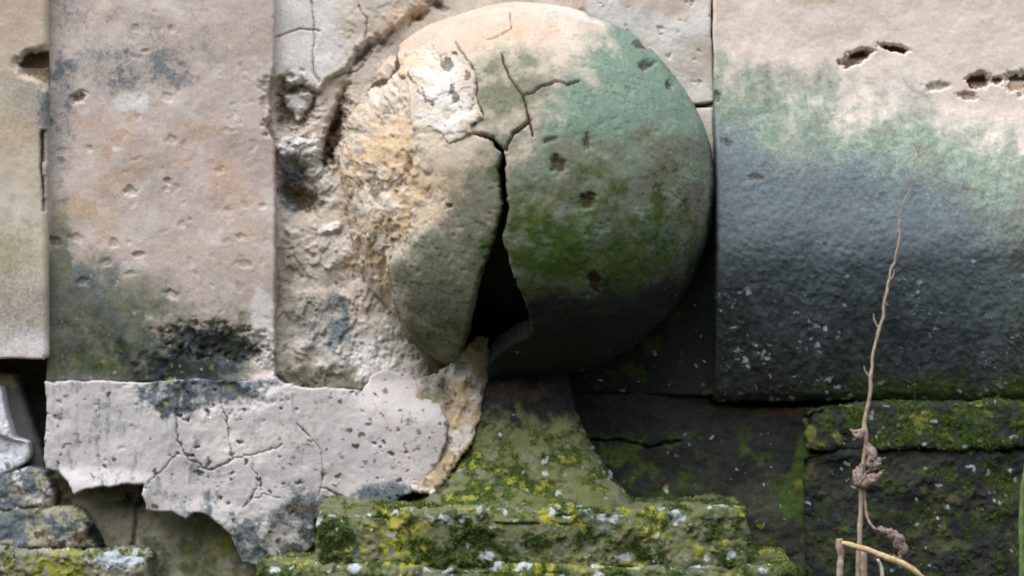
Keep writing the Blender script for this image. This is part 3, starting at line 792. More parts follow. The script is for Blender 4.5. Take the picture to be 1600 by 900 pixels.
def p_olive(x, y, u, v, h):
    n = fbm(x, y, 34, 5, 23, gain=.6)
    return {'moss': .55 * sstep(.46, .64, n) * sstep(790, 850, y), 'algae': .4 * sstep(.5, .6, fbm(x, y, 50, 3, 24)), 'yellow': .45 * blob(x, y, 340, 850, 34, 22, seed=4) + .35 * sstep(.54, .7, fbm(x, y, 24, 4, 29)) * sstep(800, 850, y), 'dirt_shade': .55 * (1 - sstep(765, 800, y)) + .4 * sstep(.6, .7, 1 - n), 'spot': .5 * spots(x, y, np.ones(x.shape), 50, 1, 3, 5)}  # darker towards the top, behind the plaster's lower edge
o = slab('rubble_stone', [(84, 600), (520, 600), (560, 1005), (236, 1005), (232, 862), (165, 858), (155, 830), (120, 792), (84, 790)], -6, M_OLIVE,
         lambda x, y, u, v, sd: base_relief(x, y, 121, 7) + 12 * (fbm(x, y, 40, 4, 122, gain=.6) - .5) + 12 * sstep(780, 800, y) - 10 * crack(x, y, [(222, 760), (214, 800), (206, 862)], 5, 6), p_olive, edge_r=8, edge_amp=4)
tag(o, 'olive stone laid bare below the broken edge of the grey plaster', 'stone', 'rubble stones under the left blocks')

# ------------------------------------------------------------------ 7 the cracked stone ball
BX, BY, BD, BR = 820.0, 300.0, 14.0, 294.0
ball = empty('stone_ball', BX, BY + BR, BD)
tag(ball, 'big cracked stone ball, half ochre and broken, half green with algae', 'stone ball')
GAP = [(741, 208), (752, 207), (768, 212), (790, 232), (790, 262), (793, 300), (794, 335), (784, 372), (797, 412), (812, 458), (831, 508), (826, 530), (796, 543), (770, 556), (752, 600), (740, 640), (660, 640), (650, 596), (690, 580), (722, 552), (729, 520), (743, 455), (757, 415), (770, 372), (781, 335), (780, 300), (777, 262), (782, 236), (766, 219)]
ERO = [(526, 262), (536, 208), (552, 168), (584, 130), (622, 92), (634, 112), (640, 190), (700, 225), (724, 246), (706, 330), (650, 400), (604, 412), (604, 430), (620, 500), (642, 560), (664, 594), (600, 640), (520, 600), (480, 400)]
RIMLINE = [(534, 186), (548, 162), (584, 128), (616, 100), (622, 78)]
B_CRACKS = [([(790, 234), (802, 210), (824, 190), (830, 184)], 4.5), ([(834, 212), (828, 184), (818, 148), (798, 122), (788, 100), (784, 82)], 4.0),
            ([(818, 150), (842, 138), (870, 128), (888, 134), (904, 128)], 3.2), ([(755, 182), (744, 158), (742, 122), (734, 96), (710, 66)], 3.2), ([(798, 18), (800, 44), (772, 56), (758, 60)], 2.2),
            ([(742, 210), (720, 204), (700, 214)], 3.0)]
def ball_map(u, v):
    """u, v: angular coordinates scaled so that near the middle they are working units"""
    rho = np.hypot(u, v) + 1e-9
    th = rho / BR
    s = np.sin(th)
    return BX + BR * s * u / rho, BY + BR * s * v / rho, BD + BR * 0.92 * np.cos(th)
def seen(u, v):
    x, y, d = ball_map(u, v)
    k = DW / (DW - d)
    return 800 + (x - 800) * k, 450 + (y - 450) * k
def ero_mask(x, y):
    s = poly_sd(x, y, ERO) + 9 * (fbm(x, y, 20, 4, 131, gain=.6) - .5)
    soft = 4 + 60 * sstep(440, 390, y) * sstep(575, 650, x) * sstep(190, 240, y)
    crisp = 1 - sstep(-soft, 2 + .3 * soft, s)
    fade = 1 - sstep(640, 715, x + 50 * (fbm(x, y, 50, 3, 132) - .5)) * sstep(190, 240, y)
    return crisp * fade, crisp
def ball_cracks(x, y, extra=0.0):
    m = np.zeros(x.shape, np.float32)
    for k, (c, w) in enumerate(B_CRACKS):
        m = np.maximum(m, crack(x, y, c, w + extra, 140 + k, 3.0))
    return m
BALL_PITS = [(874, 258, 12, 14, 7), (920, 314, 12, 12, 8), (918, 222, 6, 12, 4), (1012, 100, 12, 7, 6), (1048, 132, 7, 8, 5), (1004, 70, 18, 5, 5), (928, 440, 8, 14, 6), (860, 218, 14, 4, 3), (815, 470, 8, 8, 4), (700, 322, 5, 4, 4)]
def r_ball(x, y, u, v, sd):
    h = base_relief(u, v, 133, 4.0) + 2.2 * (flakes(u, v, 60, 5, 137) - .5) * 2
    e, _ = ero_mask(x, y)
    rough = 9 * (fbm(x * 1.5, y * 0.8, 40, 5, 134, gain=.62) - 0.5) + 24 * (flakes(x * 1.3, y * .75, 58, 7, 136) - .5) + 5 * (fbm(x, y, 12, 3, 135) - .5)
    h += e * (rough - 13) 
    # rim band that stands proud along the upper left
    h += 3 * (1 - sstep(20, 36, np.abs(np.hypot(x - BX, y - BY) - 286))) * (1 - sstep(620, 720, x)) * (1 - sstep(240, 320, y))
    h -= 7 * ball_cracks(x, y, -1.1)
    h -= 1.6 * sstep(.66, .8, fbm(u, v, 8, 3, 138)) * sstep(.4, .6, fbm(u, v, 70, 3, 139))
    h -= 8 * crack(x, y, RIMLINE, 8, 190, 4)
    p, m = pits(x, y, BALL_PITS)
    h -= p
    # shell fragment right of the gap lies a touch deeper towards its lower tip
    h -= 8 * sstep(380, 520, y) * (1 - sstep(840, 960, x)) * sstep(770, 800, x)
    return h
def p_ball(x, y, u, v, h):
    e, ec = ero_mask(x, y)
    p, m = pits(x, y, BALL_PITS)
    n1 = fbm(u, v, 90, 5, 151, gain=.58); n2 = fbm(u, v, 35, 5, 152, gain=.6)
    w = n1 - .5
    # how far right or down of the pale crown
    t = (x - 875) * 0.75 + (y - 110) * 0.35 + 190 * w
    teal = sstep(-60, 90, t)
    f = (y - 205) + 0.22 * (x - 800) + 170 * w
    film = sstep(-70, 50, f) * sstep(690, 780, x + 60 * w) * (1 - e)
    leftfilm = np.maximum(sstep(190, 300, y + 60 * w) * sstep(640, 730, x + 60 * w), sstep(300, 420, y + 80 * w) * sstep(575, 660, x + 50 * w)) * (1 - sstep(770, 800, x)) * (1 - e)
    top_film = 0.75 * blob(x, y, 790, 150, 75, 80, 0, .5, .8, seed=153)
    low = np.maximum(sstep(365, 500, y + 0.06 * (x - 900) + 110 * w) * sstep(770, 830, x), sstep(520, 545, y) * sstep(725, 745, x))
    rim = sstep(1000, 1100, x + 50 * w) * sstep(290, 430, y)
    moss = np.maximum.reduce([1.0 * blob(x, y, 930, 420, 175, 105, 8, .5, .95, 154), 0.75 * blob(x, y, 985, 470, 90, 60, -30, .5, .9, 155), 0.5 * blob(x, y, 850, 420, 50, 60, 0, .5, .9, 156), .55 * blob(x, y, 690, 545, 60, 55, seed=157) * (x < 760)])
    cr = ball_cracks(x, y, -1.4)
    fleck = sstep(.62, .72, fbm(u, v, 8, 3, 158))
    shade_edge = ec * (1 - sstep(560, 620, x)) 
    return {'peach': 0.75 * (1 - sstep(120, 230, y + 120 * w)) * (1 - e) * sstep(.38, .62, n1) + .35 * e * n2,
            'ochre': np.maximum(e * (0.15 + 0.62 * sstep(.38, .62, n2)) * sstep(110, 230, y + 40 * w), .5 * blob(x, y, 680, 290, 60, 80, 0, .5, .9, seed=159) + .35 * blob(x, y, 815, 60, 70, 26, seed=160) + .3 * leftfilm * sstep(.5, .66, fbm(u, v, 40, 5, 176, gain=.62)) + .22 * film * sstep(.52, .66, fbm(u, v, 55, 5, 177))),
            'lime': np.maximum(0.5 * e * sstep(.50, .66, fbm(x * 1.4, y * .8, 24, 4, 161, gain=.6)) * (1 - sstep(600, 660, x)), .35 * fleck * teal * (1 - low)) + .5 * blob(x, y, 905, 18, 60, 14, 18, seed=162),
            'teal': np.maximum(0.95 * teal, .55 * film * sstep(.4, .62, fbm(u, v, 60, 5, 179)) * (1 - low)) * (1 - e),
            'algae': np.clip((.75 + .4 * sstep(.35, .6, n2)) * np.maximum.reduce([0.68 * film * sstep(-60, 60, f - 30), 0.92 * leftfilm, top_film * (1 - e)]), 0, 1),
            'soot_shade': .26 * (1 - sstep(150, 230, y)) * (1 - e) * sstep(.45, .62, fbm(u, v, 50, 5, 180, gain=.62)) + 0.12 * blob(x, y, 1020, 270, 100, 80, 0, .5, .9, seed=163)  ,
            'crust_shade': np.maximum.reduce([0.97 * low, 0.8 * rim, .5 * sstep(330, 450, y + 80 * w) * sstep(800, 860, x), .34 * sstep(225, 330, y + 90 * w) * sstep(850, 980, x + 60 * w)]),  # real growth plus shade painted on the underside and right edge
            'moss': (1.1 * moss + .34 * film * sstep(.5, .7, fbm(u, v, 45, 5, 178)) * (1 - e)) * (1 - low * .8) * (0.7 + .4 * sstep(.35, .65, n2)),
            'yellow': .3 * blob(x, y, 870, 430, 40, 40, seed=166) * sstep(.5, .65, n2) + .25 * blob(x, y, 690, 560, 40, 30, seed=167),
            'dirt_shade': np.maximum.reduce([.8 * cr, .6 * m, .75 * crack(x, y, RIMLINE, 5, 190, 4), .5 * crack(x, y, [(604, 340), (606, 420), (622, 500), (646, 562), (664, 592)], 4, 191, 5), .55 * e * sstep(.60, .72, 1 - fbm(x * 1.5, y * .8, 40, 5, 134, gain=.62))]),  # the RIMLINE streak paints the shadow under the rim ledge
            'spot': .5 * spots(x, y, .25 + sstep(200, 330, y) * (x > 800), 260, .8, 2.6, 168, 2)}
lim = BR * 1.86
aw = np.arange(-lim, lim + .1, 2.0)
def ball_sd(u, v):
    x, y = seen(u, v)
    g_ = -poly_sd(x, y, GAP) - 9 * (fbm(x, y, 14, 4, 171, gain=.65) - .5)
    g_ = np.where(np.hypot(u, v) < BR * 1.45, g_, -50)
    return np.maximum(np.hypot(u, v) - BR * 1.82, g_)
def ball_back(u, v, x, y, d):
    c = np.array([BX, BY, BD]); k = 1 - 30 / BR
    return BX + (x - BX) * k, BY + (y - BY) * k, BD + (d - BD) * k
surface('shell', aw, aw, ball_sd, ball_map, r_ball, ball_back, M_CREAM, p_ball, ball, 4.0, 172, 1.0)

# hollow core deep inside the shell, coloured near black to deepen the gap's shade
th = np.linspace(0.001, math.pi - .001, 40); ph = np.linspace(0, 2 * math.pi, 60, endpoint=False)
T, F = np.meshgrid(th, ph, indexing='ij')
rr = 168 + 10 * (fbm(T * 90, F * 90, 40, 3, 4) - .5)
cx, cy, cd = BX + 25 + rr * np.sin(T) * np.cos(F), BY + 30 + rr * np.cos(T), BD - 30 + rr * np.sin(T) * np.sin(F)
i = np.arange(39)[:, None] * 60; j = np.arange(60)[None, :]
q = np.stack([i + j, i + (j + 1) % 60, i + 60 + (j + 1) % 60, i + 60 + j], -1).reshape(-1, 4)
raw_mesh('core', world_xyz(cx, cy, cd).reshape(-1, 3), q, M_DARK, parent=ball)

# the flaky white patch left on the shell
LIME = [(622, 118), (628, 92), (650, 76), (678, 68), (690, 84), (714, 82), (734, 98), (742, 128), (742, 150), (754, 172), (752, 184), (728, 196), (738, 208), (712, 226), (700, 234), (694, 214), (672, 206), (642, 204), (644, 170), (650, 138), (636, 126)]
au = np.arange(-240, -50, 1.5); av = np.arange(-260, -50, 1.5)
def lime_sd(u, v):
    x, y = seen(u, v)
    return poly_sd(x, y, LIME)
def r_lime(x, y, u, v, sd):
    return 2.5 + base_relief(x, y, 181, 3) + 5 * (fbm(x, y * 1.5, 26, 5, 182, gain=.62) - .5) + 13 * (flakes(x, y * 1.2, 50, 6, 183) - .45)
surface('lime_patch', au, av, lime_sd, ball_map, r_lime, lambda u, v, x, y, d: (x + 4, y + 5, d - 22), M_CREAM,
        lambda x, y, u, v, h: {'lime': (.15 + .75 * fbm(x, y, 30, 3, 184)) * sstep(0, 14, -lime_sd(u, v) + 14 * (fbm(x, y, 18, 4, 188) - .4)), 'peach': .3 * sstep(.45, .6, fbm(x, y, 36, 4, 189)), 'ochre': .5 * blob(x, y, 640, 110, 20, 30, seed=3) + .3 * sstep(.55, .6, fbm(x, y, 40, 4, 183)), 'dirt_shade': .6 * sstep(.64, .7, fbm(x, y, 22, 4, 185)), 'soot_shade': .3 * sstep(.5, .65, fbm(x, y, 40, 3, 186))},
        ball, 7.0, 187, 8.0)

# ------------------------------------------------------------------ 8 the pedestal under the ball
ped = empty('pedestal', 820, 1000, 60)
tag(ped, 'mossy flared pedestal with stepped plinth carrying the cracked ball', 'pedestal')
NECK_Y = np.array([540, 590, 640, 700, 750, 790, 800], float)
NECK_R = np.array([56, 64, 76, 104, 140, 182, 192], float)
def neck_map(u, v):
    yv = v
    r = np.interp(yv, NECK_Y, NECK_R)
    a = u / 130.0
    # rounded square in plan
    s, c = np.sin(a), np.cos(a)
    k = 1 / np.maximum(np.abs(s) ** 3.0 + np.abs(c) ** 3.0, 1e-6) ** (1 / 3.0)
    return 822 + r * s * k, yv, 8 + r * c * k
def p_neck(x, y, u, v, h):
    n = fbm(u, v, 30, 5, 201, gain=.6); n2 = fbm(u * .8, v * 1.5, 24, 4, 202, gain=.6)
    low = sstep(645, 715, y + 60 * (n - .5))
    return {'crust_shade': .95 * (1 - sstep(600, 705, y + 80 * (n - .5))) + .35 * sstep(.52, .66, n2), 'moss': (.3 + .7 * low) * (.5 * sstep(.4, .6, n2) + .2), 'dirt_shade': .6 * blob(x, y, 810, 612, 50, 20, seed=5),  # black upper neck paints the shade cast by the ball
            'yellow': .85 * low * sstep(.44, .72, n2) * sstep(.3, .65, fbm(u, v, 9, 4, 207)), 'algae': .5 * low * sstep(.5, .6, n), 'spot': .85 * spots(x, y, low + .01, 70, 1.5, 7, 6, 2.2)}
ns = np.arange(-215, 216, 2.0); nv = np.arange(543, 800, 1.7)
surface('neck', ns, nv, lambda u, v: np.maximum(np.abs(u) - 212, np.maximum(545 - v, v - 798)), neck_map, r_moss(203, 5), lambda u, v, x, y, d: (x, y, np.full(x.shape, -4.0)), M_MOSSY, p_neck, ped, 3, 204, .5)
moss_tufts(ped, 5000, 208, 4.5)

def p_plinth(seed):
    def f(x, y, u, v, h):
        n = fbm(u, v, 50, 5, seed, gain=.6); n2 = fbm(u, v * 1.3, 26, 5, seed + 1, gain=.62); n3 = fbm(u, v, 60, 4, seed + 2)
        right = sstep(1050, 1180, x)
        return {'moss': (0.8 * sstep(.42, .62, n) + .2) * (.5 + .6 * sstep(.35, .6, fbm(u, v, 12, 3, seed + 12))), 'yellow': (.9 * sstep(.46, .64, n3) * sstep(.38, .6, n2) + .5 * blob(x, y, 640, 835, 60, 40, 0, .8, .8, seed + 3)) * (.45 + .75 * sstep(.35, .62, fbm(u, v, 8, 3, seed + 11))) , 'soot_shade': .5 * sstep(.56, .68, n2), 'crust_shade': .4 * sstep(.57, .68, fbm(u, v, 28, 4, seed + 8, gain=.6)),
                'algae': .5 * sstep(.5, .62, 1 - n2), 'spot': np.maximum(.95 * spots(u, v + 200, .2 + (np.abs(v) < 14) * 1.2, 120, 1.5, 10, seed + 5, 2.6), .7 * spots(u, v + 200, np.ones(x.shape), 260, .9, 3, seed + 6))}
    return f
ledge('plinth', 494, 1170, 797, 888, 196, -4, 10, M_MOSSY, r_moss(211, 7), p_plinth(212), ped, 6, 213, 8, -20)
moss_tufts(ped, 14000, 218, 5.5)
ledge('step', 400, 1248, 884, 1005, 216, -4, 12, M_MOSSY, r_moss(221, 7), p_plinth(222), ped, 6, 223, 8, -20)
moss_tufts(ped, 5000, 228, 5.5)

# broken stump of the shell's foot: bare yellow stone left of the neck
STUMP = [(748, 528), (764, 532), (770, 552), (766, 600), (754, 640), (742, 676), (722, 710), (700, 742), (676, 770), (640, 770), (640, 640), (650, 592), (684, 582), (716, 556)]
def d_stump(u, v):
    return 64 + 0.2 * np.maximum(v - 600, 0) + 14 * np.sin((u - 660) / 34.0)
slab('broken_core', STUMP, d_stump, M_OCHRE, lambda x, y, u, v, sd: base_relief(x, y, 231, 6) + 8 * (fbm(x, y, 26, 5, 232, gain=.6) - .5) + 22 * (flakes(x * 1.3, y * .8, 46, 6, 237) - .5),
     lambda x, y, u, v, h: {'algae': .6 * blob(x, y, 680, 610, 30, 30, seed=3) + .5 * blob(x, y, 765, 620, 14, 80, seed=4), 'lime': .6 * sstep(.42, .6, fbm(x, y, 24, 4, 233)), 'soot_shade': .4 * sstep(.56, .66, fbm(x, y, 20, 4, 234)), 'dirt_shade': .5 * sstep(.6, .7, fbm(x, y, 18, 4, 235))},
     back=-4, parent=ped, edge_r=7, edge_amp=9, seed=236)

# ------------------------------------------------------------------ 9 the grey plaster coat under the left blocks
coat = empty('plaster_coat', 300, 885, 30)
tag(coat, 'cracked pale grey plaster coat peeling below the beige block and left of the pedestal', 'plaster')
SPLIT = [(452, 604), (455, 630), (462, 662), (484, 684), (500, 704), (504, 740), (500, 764), (488, 790), (490, 812)]
PIECE_L = [(70, 597), (150, 595), (215, 597), (300, 592), (380, 596), (428, 590), (440, 600), (456, 601)] + [(p[0] + 3, p[1]) for p in SPLIT[1:]] + [(490, 850), (470, 876), (432, 884), (400, 884), (380, 879), (372, 858), (358, 834), (330, 812), (318, 803), (302, 803), (290, 811), (270, 799), (246, 800), (230, 798), (221, 772), (224, 757), (190, 756), (150, 761), (116, 772), (106, 752), (92, 738), (71, 732), (68, 690), (74, 650)]
PIECE_R = SPLIT + [(495, 812), (560, 806), (604, 792), (650, 764), (680, 730), (695, 692), (700, 660), (690, 634), (662, 602), (640, 586), (600, 578), (578, 588), (566, 610)]
P_CRACKS = [([(276, 640), (276, 690), (282, 706), (306, 724), (330, 736), (352, 726), (362, 716)], 3.2), ([(340, 630), (352, 650), (358, 680), (362, 712), (392, 714), (410, 708), (440, 692)], 3.0), ([(276, 706), (250, 740), (232, 756), (226, 762)], 2.6),
            ([(392, 714), (398, 740), (400, 760), (384, 790)], 2.6), ([(500, 764), (530, 774), (560, 788)], 3.2), ([(384, 790), (410, 772), (440, 780)], 2.2), ([(640, 640), (650, 664), (648, 690)], 1.6)]
def d_coat(u, v):
    lift = 16 * blob(u, v, 150, 775, 90, 34, 0, 0, .6, 1) + 8 * blob(u, v, 320, 815, 60, 30, 0, 0, .6, 1)
    return 53 + lift + 46 * sstep(520, 700, u) * sstep(585, 665, v) - 18 * sstep(540, 580, u) * (1 - sstep(590, 640, v)) - 16 * sstep(800, 880, v) * sstep(360, 420, u)
def r_coat(x, y, u, v, sd):
    h = base_relief(x, y, 241, 3.2)
    for k, (c, w) in enumerate(P_CRACKS):
        h -= 2.6 * crack(x, y, c, w - .9, 250 + k, 7)
    h -= 4 * coat_specks(x, y)
    h -= 7 * blob(x, y, 320, 612, 90, 26, 0, .6, .5, 260)
    h += 2.2 * (fbm(x, y, 16, 4, 273) - .5)
    h += 10 * (fbm(x, y, 28, 5, 263, gain=.6) - .5) * sstep(770, 830, y) * sstep(300, 360, x)
    # tooling streaks run down the left part
    h += 1.0 * (fbm(x * 2.2, y * .35, 16, 3, 264) - .5) * (1 - sstep(300, 400, x))
    return h
def coat_specks(x, y):
    a = sstep(.76, .86, fbm(x, y, 11, 2, 261)) * sstep(.42, .6, fbm(x, y, 90, 3, 262))
    return a
def p_coat(x, y, u, v, h):
    cr = np.zeros(x.shape, np.float32)
    for k, (c, w) in enumerate(P_CRACKS):
        cr = np.maximum(cr, .9 * crack(x, y, c, w - 1.2, 250 + k, 7))
    n = fbm(x, y, 30, 5, 265, gain=.6)
    st = np.maximum(blob(x, y, 325, 608, 86, 24, 0, .7, .5, 266), blob(x, y, 270, 628, 40, 24, 0, .7, .5, 267))
    lowgrey = sstep(745, 810, y + 50 * (n - .5)) * sstep(250, 330, x)
    sp = spots(x, y, .35 + 1.0 * (x > 430), 230, 1.2, 5.4, 268, 2.0)
    return {'soot_shade': .55 * st + .22 * sstep(.5, .68, fbm(x * 2.4, y * .45, 26, 5, 275, gain=.62)) * (1 - sstep(330, 460, x)) + .3 * sstep(.5, .64, fbm(x, y, 38, 5, 274, gain=.62)) + .62 * lowgrey * sstep(.4, .55, n) + .2 * (1 - sstep(300, 400, x)) * sstep(.5, .65, fbm(x * 2.2, y * .35, 22, 4, 269)) + .5 * blob(x, y, 600, 772, 55, 20, seed=5),
            'crust_shade': .55 * st * sstep(.42, .56, n), 'algae': .35 * st + .3 * lowgrey * sstep(.5, .6, 1 - n), 'yellow': .7 * spots(x, y, st, 14, 3, 8, 7),
            'peach': .16 * sstep(400, 520, x) + .15 * sstep(.45, .6, fbm(x, y, 80, 3, 270)), 'ochre': .45 * blob(x, y, 580, 786, 60, 10, seed=6) + .3 * blob(x, y, 610, 596, 40, 14, seed=9),
            'lime': .55 * blob(x, y, 430, 690, 90, 26, -8, seed=8) + .4 * blob(x, y, 340, 690, 30, 40, seed=10) + .4 * sstep(.52, .66, 1 - fbm(x, y, 45, 5, 276)), 'dirt_shade': np.maximum.reduce([.72 * cr, .75 * sp, .6 * coat_specks(x, y), .6 * sstep(.6, .68, n) * lowgrey])}
def coat_back(x, y, d):
    return d - 22
for pts in (PIECE_L, PIECE_R):
    slab('plaster_sheet', pts, d_coat, M_PLASTER, r_coat, p_coat, back=coat_back, parent=coat, edge_r=3.0, edge_amp=3.4, step=1.6, seed=271)

# ------------------------------------------------------------------ 10 footing below the frame, so that the weeds have somewhere to root
foot = ledge('footing', -420, 2020, 1008, 2140, 330, -50, 14, M_DARK, lambda x, y, u, v, sd: base_relief(u, v, 281, 8), p_mossstone(282), edge_amp=4, back=-420)
tag(foot, 'dark stone footing course that carries the wall, below the plinth', 'footing')

# ------------------------------------------------------------------ 11 the dry weeds
def tube(name, pts, radii, mat, parent=None, sides=8, wob=0.0, seed=1):
    p = catmull(np.array(pts, float), 10)
    rk = np.interp(np.linspace(0, 1, len(p)), np.linspace(0, 1, len(radii)), radii)
    rng = np.random.default_rng(seed)
    if wob:
        p[:, :2] += wob * (np.stack([fbm(np.arange(len(p)) * 1.0, np.full(len(p), s_), 7, 3, seed) for s_ in (1., 50.)], -1) - .5)
        rk = rk * (0.75 + .5 * fbm(np.arange(len(p)) * 1.0, np.zeros(len(p)), 4, 2, seed + 5))
    t = np.gradient(p, axis=0); t /= np.linalg.norm(t, axis=1, keepdims=True)
    a = np.cross(t, np.array([0.13, .2, 1.0])); a /= np.linalg.norm(a, axis=1, keepdims=True)
    b = np.cross(t, a)
    an = np.linspace(0, 2 * math.pi, sides, endpoint=False)
    ring = p[:, None] + rk[:, None, None] * (a[:, None] * np.cos(an)[None, :, None] + b[:, None] * np.sin(an)[None, :, None])
    n = len(p)
    i = np.arange(n - 1)[:, None] * sides; j = np.arange(sides)[None]
    q = np.stack([i + j, i + (j + 1) % sides, i + sides + (j + 1) % sides, i + sides + j], -1).reshape(-1, 4)
    co = np.concatenate([ring.reshape(-1, 3), p[:1], p[-1:]])
    k = np.arange(sides)
    tr = np.concatenate([np.stack([(k + 1) % sides, k, np.full(sides, n * sides)], -1), np.stack([(n - 1) * sides + k, (n - 1) * sides + (k + 1) % sides, np.full(sides, n * sides + 1)], -1)])
    return raw_mesh(name, world_xyz(co[:, 0], co[:, 1], co[:, 2]), q, mat, parent=parent, faces_t=tr)

def curled_leaf(name, spine, width, curl, mat, parent, seed=1, thick=1.2):
    """a shrivelled leaf: a strip along a bent spine, rolled across and crumpled, with thickness"""
    p = catmull(np.array(spine, float), 8)
    n, m = len(p), 11
    t = np.gradient(p, axis=0); t /= np.linalg.norm(t, axis=1, keepdims=True)
    a = np.cross(t, np.array([0.1, .1, 1.0])); a /= np.linalg.norm(a, axis=1, keepdims=True) + 1e-9
    b = np.cross(t, a)
    s = np.linspace(0, 1, n)
    w = width * np.sin(np.clip(s, .02, 1) ** .8 * math.pi * .97 + .06) 
    c = np.linspace(-1, 1, m)
    ang = curl * c
    off = np.sin(ang) / max(curl, .1)
    up = (1 - np.cos(ang)) / max(curl, .1)
    P = p[:, None] + w[:, None, None] * (a[:, None] * off[None, :, None] + b[:, None] * up[None, :, None])
    jit = np.stack([fbm(P[..., 0] * 1.0 + 100 * k, P[..., 1], 9, 3, seed + k) - .5 for k in range(3)], -1)
    P = P + 9 * jit + 4.5 * np.stack([fbm(P[..., 0] + 70 * k, P[..., 1] + P[..., 2], 4, 2, seed + 20 + k) - .5 for k in range(3)], -1)
    nn = np.cross(np.gradient(P, axis=0), np.gradient(P, axis=1)); nn /= np.linalg.norm(nn, axis=-1, keepdims=True) + 1e-9
    top, bot = P + nn * thick / 2, P - nn * thick / 2
    co = np.concatenate([top.reshape(-1, 3), bot.reshape(-1, 3)])
    i, j = np.meshgrid(np.arange(n - 1), np.arange(m - 1), indexing='ij')
    q = np.stack([i * m + j, (i + 1) * m + j, (i + 1) * m + j + 1, i * m + j + 1], -1).reshape(-1, 4)
    K = n * m
    qs = [q, q[:, ::-1] + K]
    rim = [r * m for r in range(n)] + [(n - 1) * m + c_ for c_ in range(1, m)] + [r * m + m - 1 for r in range(n - 2, -1, -1)] + [c_ for c_ in range(m - 2, 0, -1)]
    rim = np.array(rim); nx = np.roll(rim, -1)
    qs.append(np.stack([nx, rim, rim + K, nx + K], -1))
    return raw_mesh(name, world_xyz(co[:, 0], co[:, 1], co[:, 2]), np.concatenate(qs), mat, parent=parent)

WD = 185.0
def wx(x, y, d=WD):           # where a point seen at x, y stands when it is d in front of the wall
    k = (4000 - d) / 4000
    return (800 + (x - 800) * k, 450 + (y - 450) * k, d)
weed = empty('dry_weed', 1345, 1008, WD)
tag(weed, 'tall thin dry weed with shrivelled brown leaves before the moulding', 'weed', 'dry weeds at the foot of the wall')
tube('stem', [wx(1341, 1058), wx(1342, 960), wx(1343, 900), wx(1346, 820), wx(1348, 760), wx(1350, 700), wx(1353, 650), wx(1358, 600), wx(1366, 540), wx(1378, 490), wx(1388, 445), wx(1397, 405), wx(1404, 362), wx(1410, 325), wx(1420, 290), wx(1428, 258), wx(1436, 225)],
     [6.0, 5.4, 4.6, 3.9, 3.4, 3.0, 2.7, 2.4, 2.1, 1.8, 1.4, .9, .6, .5], M_STEM, weed, 8, 9, 3)
tube('twig', [wx(1436, 246), wx(1432, 232), wx(1426, 222)], [.9, .6], M_STEM, weed, 6)
tube('twig', [wx(1434, 238), wx(1440, 226), wx(1446, 222)], [.9, .6], M_STEM, weed, 6)
tube('twig', [wx(1352, 668), wx(1344, 672), wx(1334, 674), wx(1328, 671)], [2.4, 2.0, 1.2], M_STEM, weed, 6, 2)
curled_leaf('leaf', [wx(1352, 672, 190), wx(1342, 680, 196), wx(1330, 676, 194)], 6, 1.2, M_LEAF, weed, 4)
tube('twig', [wx(1372, 512), wx(1366, 500), wx(1365, 490)], [1.6, 1.2, .7], M_STEM, weed, 6)
tube('twig', [wx(1389, 440), wx(1396, 430), wx(1397, 420)], [1.3, 1.0, .6], M_STEM, weed, 6)
tube('twig', [wx(1360, 590), wx(1352, 580), wx(1350, 572)], [1.8, 1.3, .7], M_STEM, weed, 6)
curled_leaf('leaf', [wx(1354, 690, 188), wx(1364, 706, 198), wx(1362, 724, 200), wx(1356, 742, 196)], 12, 1.6, M_LEAF, weed, 5)
curled_leaf('leaf', [wx(1346, 726, 190), wx(1344, 744, 200), wx(1352, 754, 202), wx(1366, 748, 200), wx(1380, 734, 196)], 15, 1.3, M_LEAF, weed, 6)
curled_leaf('leaf', [wx(1360, 735, 196), wx(1372, 722, 200), wx(1382, 714, 196)], 7, 1.2, M_LEAF, weed, 7)
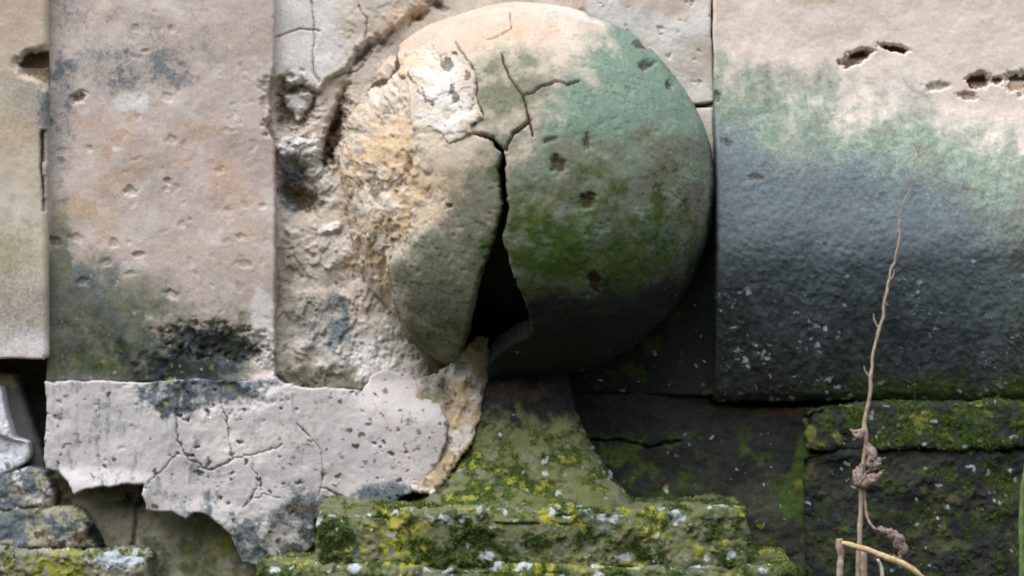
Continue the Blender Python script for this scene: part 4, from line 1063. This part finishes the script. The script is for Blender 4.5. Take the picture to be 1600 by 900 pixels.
tube('leaf_stalk', [wx(1350, 766), wx(1353, 800), wx(1358, 816), wx(1368, 828)], [2.2, 2.4, 2.2], M_STEM, weed, 6, 2)
curled_leaf('leaf', [wx(1364, 824, 190), wx(1384, 830, 198), wx(1402, 842, 202), wx(1412, 858, 200), wx(1406, 872, 196), wx(1396, 868, 192)], 13, 1.5, M_LEAF, weed, 8)

stalk = empty('dry_stalk', 1310, 1008, 215)
tag(stalk, 'snapped straw stalk with a bent yellow blade in front of the tall weed', 'weed', 'dry weeds at the foot of the wall')
tube('stem', [wx(1306, 1060, 215), wx(1310, 960, 215), wx(1312, 900, 215), wx(1313, 868, 215), wx(1312, 842, 215)], [6.5, 6, 5.5, 6.5], M_STEM, stalk, 8, 3, 9)
tube('blade', [wx(1312, 848, 215), wx(1322, 850, 218), wx(1350, 858, 222), wx(1380, 869, 226), wx(1408, 880, 228), wx(1436, 898, 228), wx(1462, 924, 226), wx(1480, 960, 220)], [3.2, 4.6, 5.0, 4.8, 4.2, 2.5], M_STRAW, stalk, 8, 2, 10)
s2 = tube('bleached_stalk', [wx(1378, 1060, 200), wx(1380, 960, 200), wx(1379, 905, 200), wx(1377, 886, 200), wx(1371, 874, 202)], [3.6, 3.4, 3.2, 3.0, 2.0], M_WHITESTEM, None, 8, 1, 11)
tag(s2, 'short white stalk curving up beneath the bent yellow blade', 'weed', 'dry weeds at the foot of the wall')
s3 = tube('brown_stalk', [wx(1352, 1060, 192), wx(1351, 960, 192), wx(1351, 905, 192), wx(1349, 858, 192)], [7, 6.5, 6.0, 4.5], M_STEM, None, 8, 3, 12)
tag(s3, 'short brown stalk close beside the tall weed behind the yellow blade', 'weed', 'dry weeds at the foot of the wall')
s4 = tube('green_stem', [wx(1600, 1060, 150), wx(1597, 960, 150), wx(1598, 900, 150), wx(1596, 820, 150), wx(1599, 760, 150), wx(1606, 700, 150)], [6, 5, 5, 4.5, 4, 2], M_GREEN, None, 8, 3, 13)
tag(s4, 'thin green stem rising along the right edge before the mossy stone', 'plant stem')
